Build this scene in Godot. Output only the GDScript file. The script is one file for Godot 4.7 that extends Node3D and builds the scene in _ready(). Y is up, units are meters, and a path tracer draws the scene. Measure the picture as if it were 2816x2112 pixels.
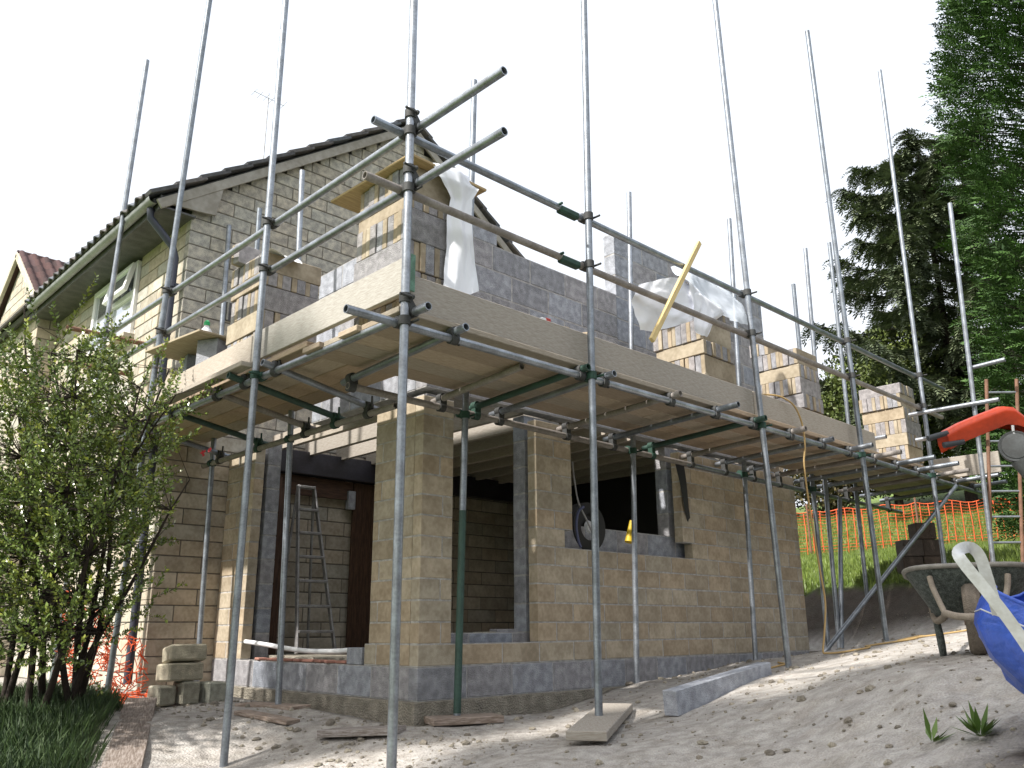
extends Node3D

# ---------------------------------------------------------------- mesh builder
class MB:
	var v := PackedVector3Array()
	var n := PackedVector3Array()
	var c := PackedColorArray()
	var col := Color(1, 1, 1)
	func tri(a: Vector3, b: Vector3, d: Vector3) -> void:
		var m := (d - a).cross(b - a).normalized()
		for p in [a, b, d]:
			v.append(p)
			n.append(m)
			c.append(col)
	func tri_out(a: Vector3, b: Vector3, d: Vector3, o: Vector3) -> void:
		var m := (d - a).cross(b - a)
		if m.dot((a + b + d) / 3.0 - o) < 0.0:
			tri(a, d, b)
		else:
			tri(a, b, d)
	func quad(a: Vector3, b: Vector3, d: Vector3, e: Vector3) -> void:
		tri(a, b, d)
		tri(a, d, e)
	func quad_out(a: Vector3, b: Vector3, d: Vector3, e: Vector3, o: Vector3) -> void:
		tri_out(a, b, d, o)
		tri_out(a, d, e, o)
	func stri(a: Vector3, b: Vector3, d: Vector3, na: Vector3, nb: Vector3, nd: Vector3) -> void:
		# keep the winding in step with the normals
		if (d - a).cross(b - a).dot(na + nb + nd) < 0.0:
			v.append_array([a, d, b])
			n.append_array([na, nd, nb])
		else:
			v.append_array([a, b, d])
			n.append_array([na, nb, nd])
		c.append_array([col, col, col])
	func box(x: Transform3D, s: Vector3) -> void:
		var h := s * 0.5
		var p := []
		for i in 8:
			p.append(x * Vector3(h.x * (1 if i & 1 else -1), h.y * (1 if i & 2 else -1), h.z * (1 if i & 4 else -1)))
		for f in [[0, 1, 3, 2], [4, 5, 7, 6], [0, 1, 5, 4], [2, 3, 7, 6], [0, 2, 6, 4], [1, 3, 7, 5]]:
			quad_out(p[f[0]], p[f[1]], p[f[2]], p[f[3]], x.origin)
	# box with all edges chamfered
	func cbox(x: Transform3D, s: Vector3, b: float) -> void:
		var h := s * 0.5
		b = minf(b, minf(h.x, minf(h.y, h.z)) * 0.9)
		var P := {}
		for sx in [-1, 1]:
			for sy in [-1, 1]:
				for sz in [-1, 1]:
					var k := Vector3(sx * h.x, sy * h.y, sz * h.z)
					P[[sx, sy, sz, 0]] = x * (k - Vector3(0, sy * b, sz * b))
					P[[sx, sy, sz, 1]] = x * (k - Vector3(sx * b, 0, sz * b))
					P[[sx, sy, sz, 2]] = x * (k - Vector3(sx * b, sy * b, 0))
		var o := x.origin
		for s1 in [-1, 1]:
			quad_out(P[[s1, -1, -1, 0]], P[[s1, 1, -1, 0]], P[[s1, 1, 1, 0]], P[[s1, -1, 1, 0]], o)
			quad_out(P[[-1, s1, -1, 1]], P[[1, s1, -1, 1]], P[[1, s1, 1, 1]], P[[-1, s1, 1, 1]], o)
			quad_out(P[[-1, -1, s1, 2]], P[[1, -1, s1, 2]], P[[1, 1, s1, 2]], P[[-1, 1, s1, 2]], o)
			for s2 in [-1, 1]:
				quad_out(P[[s1, s2, -1, 0]], P[[s1, s2, 1, 0]], P[[s1, s2, 1, 1]], P[[s1, s2, -1, 1]], o)
				quad_out(P[[s1, -1, s2, 0]], P[[s1, 1, s2, 0]], P[[s1, 1, s2, 2]], P[[s1, -1, s2, 2]], o)
				quad_out(P[[-1, s1, s2, 1]], P[[1, s1, s2, 1]], P[[1, s1, s2, 2]], P[[-1, s1, s2, 2]], o)
				for s3 in [-1, 1]:
					tri_out(P[[s1, s2, s3, 0]], P[[s1, s2, s3, 1]], P[[s1, s2, s3, 2]], o)
	# tapered round bar between two points
	func bar(a: Vector3, b: Vector3, ra: float, rb: float, k := 10, caps := true) -> void:
		var d := (b - a).normalized()
		var u := d.cross(Vector3.UP if absf(d.y) < 0.9 else Vector3.RIGHT).normalized()
		var w := d.cross(u)
		for i in k:
			var e := u * cos(TAU * i / k) + w * sin(TAU * i / k)
			var f := u * cos(TAU * (i + 1) / k) + w * sin(TAU * (i + 1) / k)
			stri(a + e * ra, a + f * ra, b + f * rb, e, f, f)
			stri(a + e * ra, b + f * rb, b + e * rb, e, f, e)
			if caps:
				stri(a, a + e * ra, a + f * ra, -d, -d, -d)
				stri(b, b + e * rb, b + f * rb, d, d, d)
	# hollow scaffold tube
	func pipe(a: Vector3, b: Vector3, r: float, wall := 0.005, k := 14) -> void:
		var d := (b - a).normalized()
		var u := d.cross(Vector3.UP if absf(d.y) < 0.9 else Vector3.RIGHT).normalized()
		var w := d.cross(u)
		var ri := r - wall
		for i in k:
			var e := u * cos(TAU * i / k) + w * sin(TAU * i / k)
			var f := u * cos(TAU * (i + 1) / k) + w * sin(TAU * (i + 1) / k)
			stri(a + e * r, a + f * r, b + f * r, e, f, f)
			stri(a + e * r, b + f * r, b + e * r, e, f, e)
			for q in [[a, -d], [b, d]]:
				stri(q[0] + e * r, q[0] + f * r, q[0] + f * ri, q[1], q[1], q[1])
				stri(q[0] + e * r, q[0] + f * ri, q[0] + e * ri, q[1], q[1], q[1])
			stri(a + e * ri, b + f * ri, a + f * ri, -e, -f, -f)
			stri(a + e * ri, b + e * ri, b + f * ri, -e, -e, -f)
	# round section along a polyline
	func sweep(pts: Array, r: float, k := 8) -> void:
		var rings := []
		var last := Vector3.UP
		for i in pts.size():
			var d: Vector3 = (pts[mini(i + 1, pts.size() - 1)] - pts[maxi(i - 1, 0)]).normalized()
			var u := last - d * last.dot(d)
			if u.length() < 0.05:
				u = Vector3.RIGHT - d * d.x
			u = u.normalized()
			last = u
			var w := d.cross(u)
			var ring := []
			for j in k:
				ring.append(u * cos(TAU * j / k) + w * sin(TAU * j / k))
			rings.append(ring)
		for i in pts.size() - 1:
			for j in k:
				var e: Vector3 = rings[i][j]
				var f: Vector3 = rings[i][(j + 1) % k]
				var g: Vector3 = rings[i + 1][(j + 1) % k]
				var h: Vector3 = rings[i + 1][j]
				stri(pts[i] + e * r, pts[i] + f * r, pts[i + 1] + g * r, e, f, g)
				stri(pts[i] + e * r, pts[i + 1] + g * r, pts[i + 1] + h * r, e, g, h)
	# lathe: profile of [radius, height] round axis y of x
	func lathe(x: Transform3D, prof: Array, k := 24) -> void:
		for i in prof.size() - 1:
			var a: Vector2 = prof[i]
			var b: Vector2 = prof[i + 1]
			var t := (b - a).normalized()
			var nn := Vector2(t.y, -t.x)
			for j in k:
				var p := TAU * j / k
				var q := TAU * (j + 1) / k
				var e := Vector3(cos(p), 0, sin(p))
				var f := Vector3(cos(q), 0, sin(q))
				var ne := x.basis * (e * nn.x + Vector3.UP * nn.y).normalized()
				var nf := x.basis * (f * nn.x + Vector3.UP * nn.y).normalized()
				var A := x * (e * a.x + Vector3.UP * a.y)
				var B := x * (f * a.x + Vector3.UP * a.y)
				var D := x * (f * b.x + Vector3.UP * b.y)
				var E := x * (e * b.x + Vector3.UP * b.y)
				stri(A, B, D, ne, nf, nf)
				stri(A, D, E, ne, nf, ne)
	# smooth grid of points (rows x cols), both sides seen
	func sheet(g: Array, wrap := false) -> void:
		var R := g.size()
		var C: int = g[0].size()
		var N := []
		for i in R:
			var row := []
			for j in C:
				var a: Vector3 = g[i][(j + 1) % C if wrap else mini(j + 1, C - 1)] - g[i][(j + C - 1) % C if wrap else maxi(j - 1, 0)]
				var b: Vector3 = g[mini(i + 1, R - 1)][j] - g[maxi(i - 1, 0)][j]
				row.append(a.cross(b).normalized())
			N.append(row)
		for i in R - 1:
			for j in (C if wrap else C - 1):
				var k := (j + 1) % C
				stri(g[i][j], g[i][k], g[i + 1][k], N[i][j], N[i][k], N[i + 1][k])
				stri(g[i][j], g[i + 1][k], g[i + 1][j], N[i][j], N[i + 1][k], N[i + 1][j])
	func mesh(m: Material, into: ArrayMesh = null) -> ArrayMesh:
		var a := []
		a.resize(Mesh.ARRAY_MAX)
		a[Mesh.ARRAY_VERTEX] = v
		a[Mesh.ARRAY_NORMAL] = n
		a[Mesh.ARRAY_COLOR] = c
		var r := into if into else ArrayMesh.new()
		r.add_surface_from_arrays(Mesh.PRIMITIVE_TRIANGLES, a)
		r.surface_set_material(r.get_surface_count() - 1, m)
		return r

# ---------------------------------------------------------------- scene helpers
var taken := {}
var M := {}
var rng := RandomNumberGenerator.new()
var box_cache := {}

func numbered(called: String) -> String:
	if not taken.has(called):
		taken[called] = 0
		return called
	taken[called] += 1
	return "%s_%03d" % [called, taken[called]]

func tag(o: Node3D, label: String, category: String, group := "") -> void:
	o.set_meta("label", label)
	o.set_meta("category", category)
	if group:
		o.set_meta("group", group)

func thing(called: String, label: String, category: String, at := Vector3.ZERO, group := "") -> Node3D:
	var o := Node3D.new()
	o.name = numbered(called)
	add_child(o)
	o.position = at
	tag(o, label, category, group)
	return o

# mesh given in world coordinates, hung under parent (or at top level)
func put(called: String, mb: MB, m: Material, parent: Node3D = null) -> MeshInstance3D:
	var o := MeshInstance3D.new()
	o.mesh = mb.mesh(m)
	if parent:
		o.name = called
		parent.add_child(o, true)
		var off := Vector3.ZERO
		var q: Node = parent
		while q != self:
			off += q.position
			q = q.get_parent()
		o.position = -off
	else:
		o.name = numbered(called)
		add_child(o)
	return o

# shared chamfered box, placed by a transform
func boxmesh(s: Vector3, b: float) -> ArrayMesh:
	var k := [snappedf(s.x, 0.001), snappedf(s.y, 0.001), snappedf(s.z, 0.001), b]
	if not box_cache.has(k):
		var mb := MB.new()
		if b > 0.0:
			mb.cbox(Transform3D.IDENTITY, s, b)
		else:
			mb.box(Transform3D.IDENTITY, s)
		box_cache[k] = mb.mesh(null)
	return box_cache[k]

func block(called: String, x: Transform3D, s: Vector3, m: Material, parent: Node3D = null, b := 0.004) -> MeshInstance3D:
	var o := MeshInstance3D.new()
	o.mesh = boxmesh(s, b)
	o.set_surface_override_material(0, m)
	if parent:
		o.name = called
		parent.add_child(o, true)
		var off := Vector3.ZERO
		var q: Node = parent
		while q != self:
			off += q.position
			q = q.get_parent()
		o.transform = Transform3D(x.basis, x.origin - off)
	else:
		o.name = numbered(called)
		add_child(o)
		o.transform = x
	return o

func T(p: Vector3, b := Basis.IDENTITY) -> Transform3D:
	return Transform3D(b, p)

# basis whose x axis runs along d and whose y axis is as near up as can be
func along(d: Vector3, up := Vector3.UP) -> Basis:
	var x := d.normalized()
	var z := x.cross(up).normalized()
	return Basis(x, z.cross(x), z)

func lin(r: float, g: float, b: float) -> Color:
	return Color(r, g, b).linear_to_srgb()

func structure(o: Node3D) -> void:
	o.set_meta("kind", "structure")

# ---------------------------------------------------------------- textures and materials
func noise(seed_: int, freq: float, oct := 4) -> FastNoiseLite:
	var f := FastNoiseLite.new()
	f.seed = seed_
	f.noise_type = FastNoiseLite.TYPE_SIMPLEX_SMOOTH
	f.frequency = freq
	f.fractal_type = FastNoiseLite.FRACTAL_FBM
	f.fractal_octaves = oct
	return f

func bytes(f: FastNoiseLite, s: int) -> PackedByteArray:
	var im := f.get_seamless_image(s, s, false, false, 0.15)
	im.convert(Image.FORMAT_L8)
	return im.get_data()

func grid_image(s: int, fn: Callable) -> ImageTexture:
	var d := PackedByteArray()
	d.resize(s * s * 3)
	for i in s * s:
		var c: Color = fn.call(i)
		d[i * 3] = int(clampf(c.r, 0, 1) * 255.0)
		d[i * 3 + 1] = int(clampf(c.g, 0, 1) * 255.0)
		d[i * 3 + 2] = int(clampf(c.b, 0, 1) * 255.0)
	var im := Image.create_from_data(s, s, false, Image.FORMAT_RGB8, d)
	im.generate_mipmaps()
	return ImageTexture.create_from_image(im)

# two-layer mottling between two tints (multiplied with the albedo)
func mottle(seed_: int, coarse: float, fine: float, a: Color, b: Color, share := 0.5, sharp := 1.0, s := 512) -> ImageTexture:
	var p := bytes(noise(seed_, coarse), s)
	var q := bytes(noise(seed_ + 7, fine, 3), s)
	return grid_image(s, func(i):
		var t := (p[i] * share + q[i] * (1.0 - share)) / 255.0
		t = clampf((t - 0.5) * sharp * 2.2 + 0.5, 0, 1)
		return a.lerp(b, t))

func gray_tex(seed_: int, freq: float, oct: int, s := 512) -> ImageTexture:
	var im := noise(seed_, freq, oct).get_seamless_image(s, s, false, false, 0.15)
	return ImageTexture.create_from_image(im)

# grain that runs along the image's x axis
func grain(seed_: int, a: Color, b: Color, s := 512) -> ImageTexture:
	var f := noise(seed_, 1.0, 3)
	var d := PackedByteArray()
	d.resize(s * s)
	for y in s:
		for x in s:
			var ax := TAU * x / s
			var t := f.get_noise_3d(cos(ax) * 0.9, sin(ax) * 0.9, y * 0.09) * 0.8 + f.get_noise_3d(cos(ax) * 4.0, sin(ax) * 4.0, y * 0.35) * 0.35
			d[y * s + x] = int(clampf(t + 0.5, 0, 1) * 255.0)
	return grid_image(s, func(i):
		return a.lerp(b, d[i] / 255.0))

func mat(color: Color, rough := 0.85, tex: Texture2D = null, scale := 1.0, bump: Texture2D = null, depth := 0.0, world := true) -> StandardMaterial3D:
	var m := StandardMaterial3D.new()
	m.albedo_color = color
	m.roughness = rough
	m.uv1_triplanar = true
	m.uv1_world_triplanar = world
	m.uv1_scale = Vector3.ONE * scale
	if tex:
		m.albedo_texture = tex
	if bump:
		m.heightmap_enabled = true
		m.heightmap_texture = bump
		m.heightmap_scale = depth
	return m

func variants(n: int, color: Color, spread_: float, rough: float, tex: Texture2D, scale: float, bump: Texture2D, depth: float, world := true) -> Array:
	var r := []
	for i in n:
		var k := 1.0 + spread_ * (2.0 * i / maxf(n - 1, 1) - 1.0)
		var w := 1.0 + spread_ * 0.45 * sin(i * 2.4)
		var l := color.srgb_to_linear()
		var m := mat(Color(l.r * k * w, l.g * k, l.b * k / w).linear_to_srgb(), rough, tex, scale, bump, depth, world)
		m.uv1_offset = Vector3(i * 0.37, i * 0.21, i * 0.53)
		r.append(m)
	return r

func pick(a: Array) -> Variant:
	return a[rng.randi() % a.size()]

# ---------------------------------------------------------------- ground
var CP := [
	[0.0, 0.2, -0.36], [-0.2, 0.0, -0.36], [1.0, 0.3, -0.35], [2.2, 0.25, -0.19], [4.1, 0.2, -0.06], [5.4, 0.2, -0.04], [6.0, 0.5, 0.06],
	[0.45, 1.25, -0.36], [2.75, 1.25, -0.07], [4.62, 1.25, 0.13], [6.2, 1.5, 0.28],
	[-0.3, -1.35, -0.30], [-0.3, -2.8, -0.30], [-1.12, -0.48, -0.57], [-1.12, 1.25, -0.56], [-1.1, -2.2, -0.33], [-0.55, 0.6, -0.42],
	[-1.6, -2.1, -0.28], [-2.4, -2.2, -0.30], [-2.1, -0.8, -0.52], [-2.2, 1.0, -0.85], [-1.3, 2.6, -0.85], [-3.8, 4.9, -1.36], [-3.8, 2.0, -1.2],
	[-0.7, 1.65, -0.43], [-0.22, 2.15, -0.40], [0.3, 2.5, -0.27], [1.1, 2.2, -0.14], [1.67, 2.3, 0.0], [1.0, 2.9, 0.05], [1.35, 3.2, 0.10], [0.5, 3.3, 0.04],
	[-0.2, 3.1, -0.28], [-0.95, 3.9, -0.20], [-0.6, 4.2, -0.12], [-1.6, 3.6, -0.62], [-1.9, 4.3, -0.7], [-2.6, 4.0, -1.1], [0.6, 4.4, 0.08], [3.0, 3.6, 0.22],
	[6.25, -0.6, 0.10], [6.2, 0.2, 0.12], [6.85, -0.5, 0.74], [6.8, 0.5, 0.76], [6.9, 1.3, 0.72], [6.7, 2.4, 0.6], [5.5, 3.0, 0.4],
	[8.5, -3.0, 1.0], [11.4, -3.0, 1.5], [12.7, -1.4, 1.62], [14.3, 0.0, 1.75], [10.0, 3.5, 1.2], [16.5, -4.0, 2.9], [20.0, 4.0, 3.4], [30.0, -10.0, 5.5], [32.0, 10.0, 5.5],
	[5.9, -3.0, 0.05], [7.0, -6.0, 0.8], [2.0, -9.0, -0.2], [-4.0, -8.0, -0.3], [-8.0, -3.0, -0.6], [-8.0, 6.0, -1.4], [0.0, 9.0, -1.0], [6.0, 8.0, 0.2],
	[-20.0, -20.0, -0.4], [20.0, -25.0, 1.5], [-20.0, 20.0, -2.0], [20.0, 20.0, 0.8], [60.0, 0.0, 6.5], [-60.0, 0.0, -1.5], [0.0, 60.0, -2.5], [0.0, -60.0, 0.5], [60.0, -60.0, 5.5], [60.0, 60.0, 4.0], [-60.0, 60.0, -3.0], [-60.0, -60.0, -1.0]]
var CW := PackedFloat64Array()

func solve_ground() -> void:
	var k := CP.size()
	var A := []
	for i in k:
		var row := PackedFloat64Array()
		for j in k:
			row.append(Vector2(CP[i][0] - CP[j][0], CP[i][1] - CP[j][1]).length())
		row.append(CP[i][2])
		A.append(row)
	for i in k:
		var p := i
		for r in range(i + 1, k):
			if absf(A[r][i]) > absf(A[p][i]):
				p = r
		var t = A[i]
		A[i] = A[p]
		A[p] = t
		for r in range(i + 1, k):
			var f: float = A[r][i] / A[i][i]
			if f != 0.0:
				for q in range(i, k + 1):
					A[r][q] -= f * A[i][q]
	CW.resize(k)
	for i in range(k - 1, -1, -1):
		var s: float = A[i][k]
		for q in range(i + 1, k):
			s -= A[i][q] * CW[q]
		CW[i] = s / A[i][i]

var gn1: FastNoiseLite
var gn2: FastNoiseLite
var gn3: FastNoiseLite

func base_h(x: float, z: float) -> float:
	var s := 0.0
	for i in CP.size():
		var dx: float = x - CP[i][0]
		var dz: float = z - CP[i][1]
		s += CW[i] * sqrt(dx * dx + dz * dz)
	return s

# share of grass (1) against bare earth (0)
func grassy(x: float, z: float) -> float:
	var w := gn1.get_noise_2d(x * 3.0, z * 3.0) * 0.5
	var g := 0.0
	g = maxf(g, clampf((x - 6.75 + w * 0.3) * 6.0, 0, 1))
	# lawn round the bush: left of the plank
	var edge := -1.16 - 0.435 * (z + 2.25)
	if z < -2.25:
		edge = -1.1
	g = maxf(g, clampf((edge - x + w * 0.25) * 7.0, 0, 1) * clampf((0.6 - z) * 2.0, 0, 1))
	g = maxf(g, clampf((-2.6 - x) * 2.0, 0, 1))
	g = maxf(g, clampf((-9.0 - z) * 2.0, 0, 1))
	g = maxf(g, clampf((z - 8.0) * 2.0, 0, 1))
	return g

func ground_h(x: float, z: float) -> float:
	var h := base_h(x, z)
	var near := clampf(1.0 - (Vector2(x - 1.0, z - 1.0).length() - 8.0) / 4.0, 0, 1)
	var lump := gn1.get_noise_2d(x, z) * 0.04 + gn2.get_noise_2d(x, z) * 0.008
	var rough := clampf(gn1.get_noise_2d(x + 40.0, z) * 1.6 + 0.55, 0.25, 1.0)
	# heaped spoil in front is rougher
	var heap := clampf(1.0 - Vector2(x - 0.2, z - 3.3).length() / 2.2, 0, 1)
	lump += gn3.get_noise_2d(x, z) * (0.005 + 0.020 * heap) * rough + gn2.get_noise_2d(x + 9.0, z * 1.3) * 0.028 * heap
	if x > -0.15 and x < 5.7 and z < 0.12 and z > -3.3:
		return -0.45
	return h + lump * near

func axis(lo: float, hi: float, fine_lo: float, fine_hi: float, step: float) -> PackedFloat64Array:
	var r := PackedFloat64Array()
	var left := []
	var x := fine_lo
	var s := step
	while x > lo:
		s *= 1.22
		x -= s
		left.append(x)
	left.reverse()
	for q in left:
		r.append(q)
	x = fine_lo
	while x < fine_hi:
		r.append(x)
		x += step
	s = step
	while x < hi:
		r.append(x)
		s *= 1.22
		x += s
	r.append(x)
	return r

func build_ground() -> void:
	gn1 = noise(11, 0.55, 3)
	gn2 = noise(12, 2.2, 3)
	gn3 = noise(13, 7.0, 3)
	solve_ground()
	var xs := axis(-400, 400, -3.0, 7.6, 0.05)
	var zs := axis(-400, 400, -3.3, 4.9, 0.05)
	var C := xs.size()
	var R := zs.size()
	var H := PackedVector3Array()
	H.resize(C * R)
	for i in R:
		for j in C:
			H[i * C + j] = Vector3(xs[j], ground_h(clampf(xs[j], -200, 200), clampf(zs[i], -200, 200)), zs[i])
	var N := PackedVector3Array()
	N.resize(C * R)
	var K := PackedColorArray()
	K.resize(C * R)
	var cn := noise(21, 0.9, 4)
	var cn2 := noise(22, 4.0, 3)
	for i in R:
		for j in C:
			var a := H[i * C + mini(j + 1, C - 1)] - H[i * C + maxi(j - 1, 0)]
			var b := H[mini(i + 1, R - 1) * C + j] - H[maxi(i - 1, 0) * C + j]
			N[i * C + j] = b.cross(a).normalized()
			var p := H[i * C + j]
			var soil := Color(0.515, 0.49, 0.46)
			var t := clampf(cn.get_noise_2d(p.x, p.z) * 1.4 + 0.35, 0, 1)
			soil = soil.lerp(Color(0.47, 0.45, 0.43), t)
			var t2 := clampf(cn2.get_noise_2d(p.x, p.z) * 2.5 - 0.25, 0, 1)
			soil = soil.lerp(Color(0.36, 0.325, 0.285), t2 * 0.6)
			# brown clay in cut bank and heap foot, bank shadow put into its colour
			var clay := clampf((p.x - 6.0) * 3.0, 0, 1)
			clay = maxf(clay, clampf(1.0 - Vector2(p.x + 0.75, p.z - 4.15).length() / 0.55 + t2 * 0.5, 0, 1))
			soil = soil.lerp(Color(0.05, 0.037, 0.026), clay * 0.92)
			var g := grassy(p.x, p.z)
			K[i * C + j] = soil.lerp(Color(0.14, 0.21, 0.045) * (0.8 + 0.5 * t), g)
	var I := PackedInt32Array()
	for i in R - 1:
		for j in C - 1:
			var q := i * C + j
			I.append_array([q, q + 1, q + C + 1, q, q + C + 1, q + C])
	var a := []
	a.resize(Mesh.ARRAY_MAX)
	a[Mesh.ARRAY_VERTEX] = H
	a[Mesh.ARRAY_NORMAL] = N
	a[Mesh.ARRAY_COLOR] = K
	a[Mesh.ARRAY_INDEX] = I
	var m := ArrayMesh.new()
	m.add_surface_from_arrays(Mesh.PRIMITIVE_TRIANGLES, a)
	m.surface_set_material(0, M.ground)
	var o := MeshInstance3D.new()
	o.name = "ground"
	o.mesh = m
	add_child(o)
	structure(o)

# ---------------------------------------------------------------- materials
func make_materials() -> void:
	var W := Color(1, 1, 1)
	var grit := mottle(1, 0.012, 0.16, Color(0.72, 0.72, 0.72), W, 0.45, 1.0)
	var grit_b := gray_tex(2, 0.09, 4)
	var fine_b := gray_tex(3, 0.2, 3)
	var soft := mottle(4, 0.006, 0.03, Color(0.84, 0.83, 0.81), W, 0.6, 0.9)
	var earth := mottle(5, 0.02, 0.18, Color(0.76, 0.75, 0.74), W, 0.5, 1.1)
	var grime := mottle(6, 0.015, 0.17, Color(0.70, 0.70, 0.71), Color(1, 0.99, 0.96), 0.42, 1.3)
	var wood := grain(7, Color(0.86, 0.84, 0.82), W)
	var wood_dk := grain(8, Color(0.66, 0.62, 0.58), W)
	var rust := mottle(9, 0.008, 0.06, Color(0.80, 0.79, 0.78), W, 0.6, 1.1)
	M.ground = mat(W, 0.95, earth, 0.9, grit_b, 1.1)
	M.ground.vertex_color_use_as_albedo = true
	M.cream = variants(6, lin(0.475, 0.40, 0.30), 0.11, 0.9, soft, 1.3, fine_b, 0.25)
	M.cream_pale = variants(3, lin(0.42, 0.355, 0.265), 0.06, 0.9, soft, 1.3, fine_b, 0.2)
	M.mortar = mat(lin(0.60, 0.58, 0.555), 0.95, grit, 2.0, fine_b, 0.4)
	M.grey = variants(6, lin(0.41, 0.42, 0.46), 0.12, 0.95, grit, 1.6, grit_b, 0.55)
	M.grey_face = variants(4, lin(0.43, 0.42, 0.44), 0.08, 0.95, grit, 2.2, grit_b, 0.55)
	M.grey_mortar = mat(lin(0.56, 0.55, 0.545), 0.95, grit, 2.0, fine_b, 0.5)
	M.footing = mat(lin(0.40, 0.365, 0.30), 0.95, grit, 1.2, grit_b, 1.4)
	M.house = variants(5, lin(0.53, 0.485, 0.41), 0.12, 0.92, soft, 1.1, fine_b, 0.3)
	M.house_old = variants(6, lin(0.58, 0.55, 0.49), 0.07, 0.95, grime, 1.3, fine_b, 0.4)
	M.house_low = variants(5, lin(0.50, 0.45, 0.37), 0.10, 0.95, soft, 1.3, fine_b, 0.4)
	M.house_mortar = mat(lin(0.22, 0.20, 0.175), 0.95, grit, 2.0, fine_b, 0.4)
	M.tile = variants(4, lin(0.165, 0.165, 0.18), 0.2, 0.9, grit, 2.0, fine_b, 0.4)
	M.tile_brown = variants(5, lin(0.085, 0.043, 0.043), 0.25, 0.88, grit, 2.0, fine_b, 0.4)
	M.soffit = mat(lin(0.13, 0.13, 0.135), 0.8, grit, 1.0)
	M.barge = mat(lin(0.36, 0.34, 0.31), 0.8, soft, 0.7)
	M.gutter = mat(lin(0.34, 0.36, 0.38), 0.6, soft, 1.0)
	M.pipe_dark = mat(lin(0.035, 0.04, 0.06), 0.45)
	M.upvc = mat(lin(0.80, 0.81, 0.83), 0.35)
	M.glass = mat(Color(0.86, 0.88, 0.9, 0.55), 0.04)
	M.glass.metallic = 0.8
	M.glass.transparency = BaseMaterial3D.TRANSPARENCY_ALPHA
	M.curtain = mat(lin(0.75, 0.74, 0.72), 0.9)
	M.dark_room = mat(lin(0.05, 0.05, 0.055), 0.9)
	M.steel = []
	for i in 5:
		var s := mat(lin(0.27 + 0.025 * i, 0.305 + 0.025 * i, 0.35 + 0.027 * i), 0.34 + 0.04 * (i % 3), rust, 1.7, fine_b, 0.06)
		s.metallic = 0.65
		s.uv1_offset = Vector3(i * 0.3, i * 0.7, 0)
		M.steel.append(s)
	M.steel_green = mat(lin(0.035, 0.085, 0.068), 0.55, rust, 1.5, fine_b, 0.15)
	M.steel_rust = mat(lin(0.24, 0.13, 0.085), 0.8, rust, 1.5, fine_b, 0.2)
	M.steel_dirty = mat(lin(0.30, 0.275, 0.26), 0.75, rust, 1.4, fine_b, 0.15)
	M.coupler = mat(lin(0.065, 0.068, 0.07), 0.7, rust, 3.0)
	M.coupler.metallic = 0.2
	M.coupler_green = mat(lin(0.022, 0.072, 0.052), 0.7, rust, 3.0)
	M.board = variants(6, lin(0.41, 0.335, 0.255), 0.17, 0.85, wood, 2.2, wood, 0.12, false)
	M.board_pale = variants(4, lin(0.43, 0.40, 0.36), 0.09, 0.85, wood, 2.6, wood, 0.06, false)
	M.board_dirty = variants(4, lin(0.40, 0.35, 0.32), 0.15, 0.9, wood_dk, 1.6, wood_dk, 0.2, false)
	M.ply = mat(lin(0.50, 0.37, 0.19), 0.7, wood, 1.0, null, 0.0, false)
	M.ply_dull = mat(lin(0.42, 0.36, 0.26), 0.85, wood, 1.0, null, 0.0, false)
	M.batten = mat(lin(0.74, 0.58, 0.27), 0.6, wood, 1.0, null, 0.0, false)
	M.brown_wood = mat(lin(0.10, 0.052, 0.03), 0.7, wood_dk, 0.8, null, 0.0, false)
	M.dark_beam = mat(lin(0.03, 0.028, 0.04), 0.6, rust, 1.0)
	M.paint_white = mat(lin(0.75, 0.76, 0.78), 0.6)
	M.green_edge = mat(lin(0.16, 0.30, 0.23), 0.85, rust, 3.0)
	M.plastic = mat(Color(0.94, 0.95, 0.98), 0.32)
	M.plastic.backlight = Color(0.7, 0.72, 0.75)
	M.plastic_clear = mat(Color(0.9, 0.93, 0.97, 0.62), 0.25)
	M.plastic_clear.transparency = BaseMaterial3D.TRANSPARENCY_ALPHA
	M.plastic_clear.backlight = Color(0.5, 0.52, 0.55)
	M.paper = mat(lin(0.85, 0.85, 0.86), 0.8)
	M.orange_net = mat(lin(0.75, 0.13, 0.04), 0.6)
	M.orange_net.backlight = Color(0.5, 0.12, 0.05)
	M.blue_bag = mat(lin(0.045, 0.12, 0.62), 0.42, soft, 2.0, gray_tex(31, 0.03, 3), 0.6)
	M.strap = mat(lin(0.70, 0.73, 0.78), 0.6, soft, 4.0)
	M.barrow_green = mat(lin(0.17, 0.20, 0.19), 0.75, mottle(33, 0.03, 0.12, Color(0.5, 0.5, 0.5), Color(1, 1, 1), 0.5, 1.8), 2.0)
	M.barrow_rim = mat(lin(0.36, 0.34, 0.31), 0.7, grit, 2.0)
	M.dusty_tube = mat(lin(0.40, 0.34, 0.28), 0.9, grit, 2.0)
	M.tyre = mat(lin(0.25, 0.21, 0.17), 0.95, grit, 2.5, grit_b, 0.8)
	M.machine = mat(lin(0.62, 0.07, 0.025), 0.42, rust, 1.0)
	M.grip = mat(lin(0.05, 0.055, 0.065), 0.7)
	M.drum_grey = mat(lin(0.15, 0.16, 0.17), 0.6, rust, 2.0)
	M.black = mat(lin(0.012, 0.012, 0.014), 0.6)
	M.cord = mat(lin(0.40, 0.27, 0.11), 0.6)
	M.lamp_yellow = mat(lin(0.72, 0.50, 0.03), 0.5)
	M.red = mat(lin(0.5, 0.05, 0.04), 0.6)
	M.green_plastic = mat(lin(0.03, 0.45, 0.16), 0.35)
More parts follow.
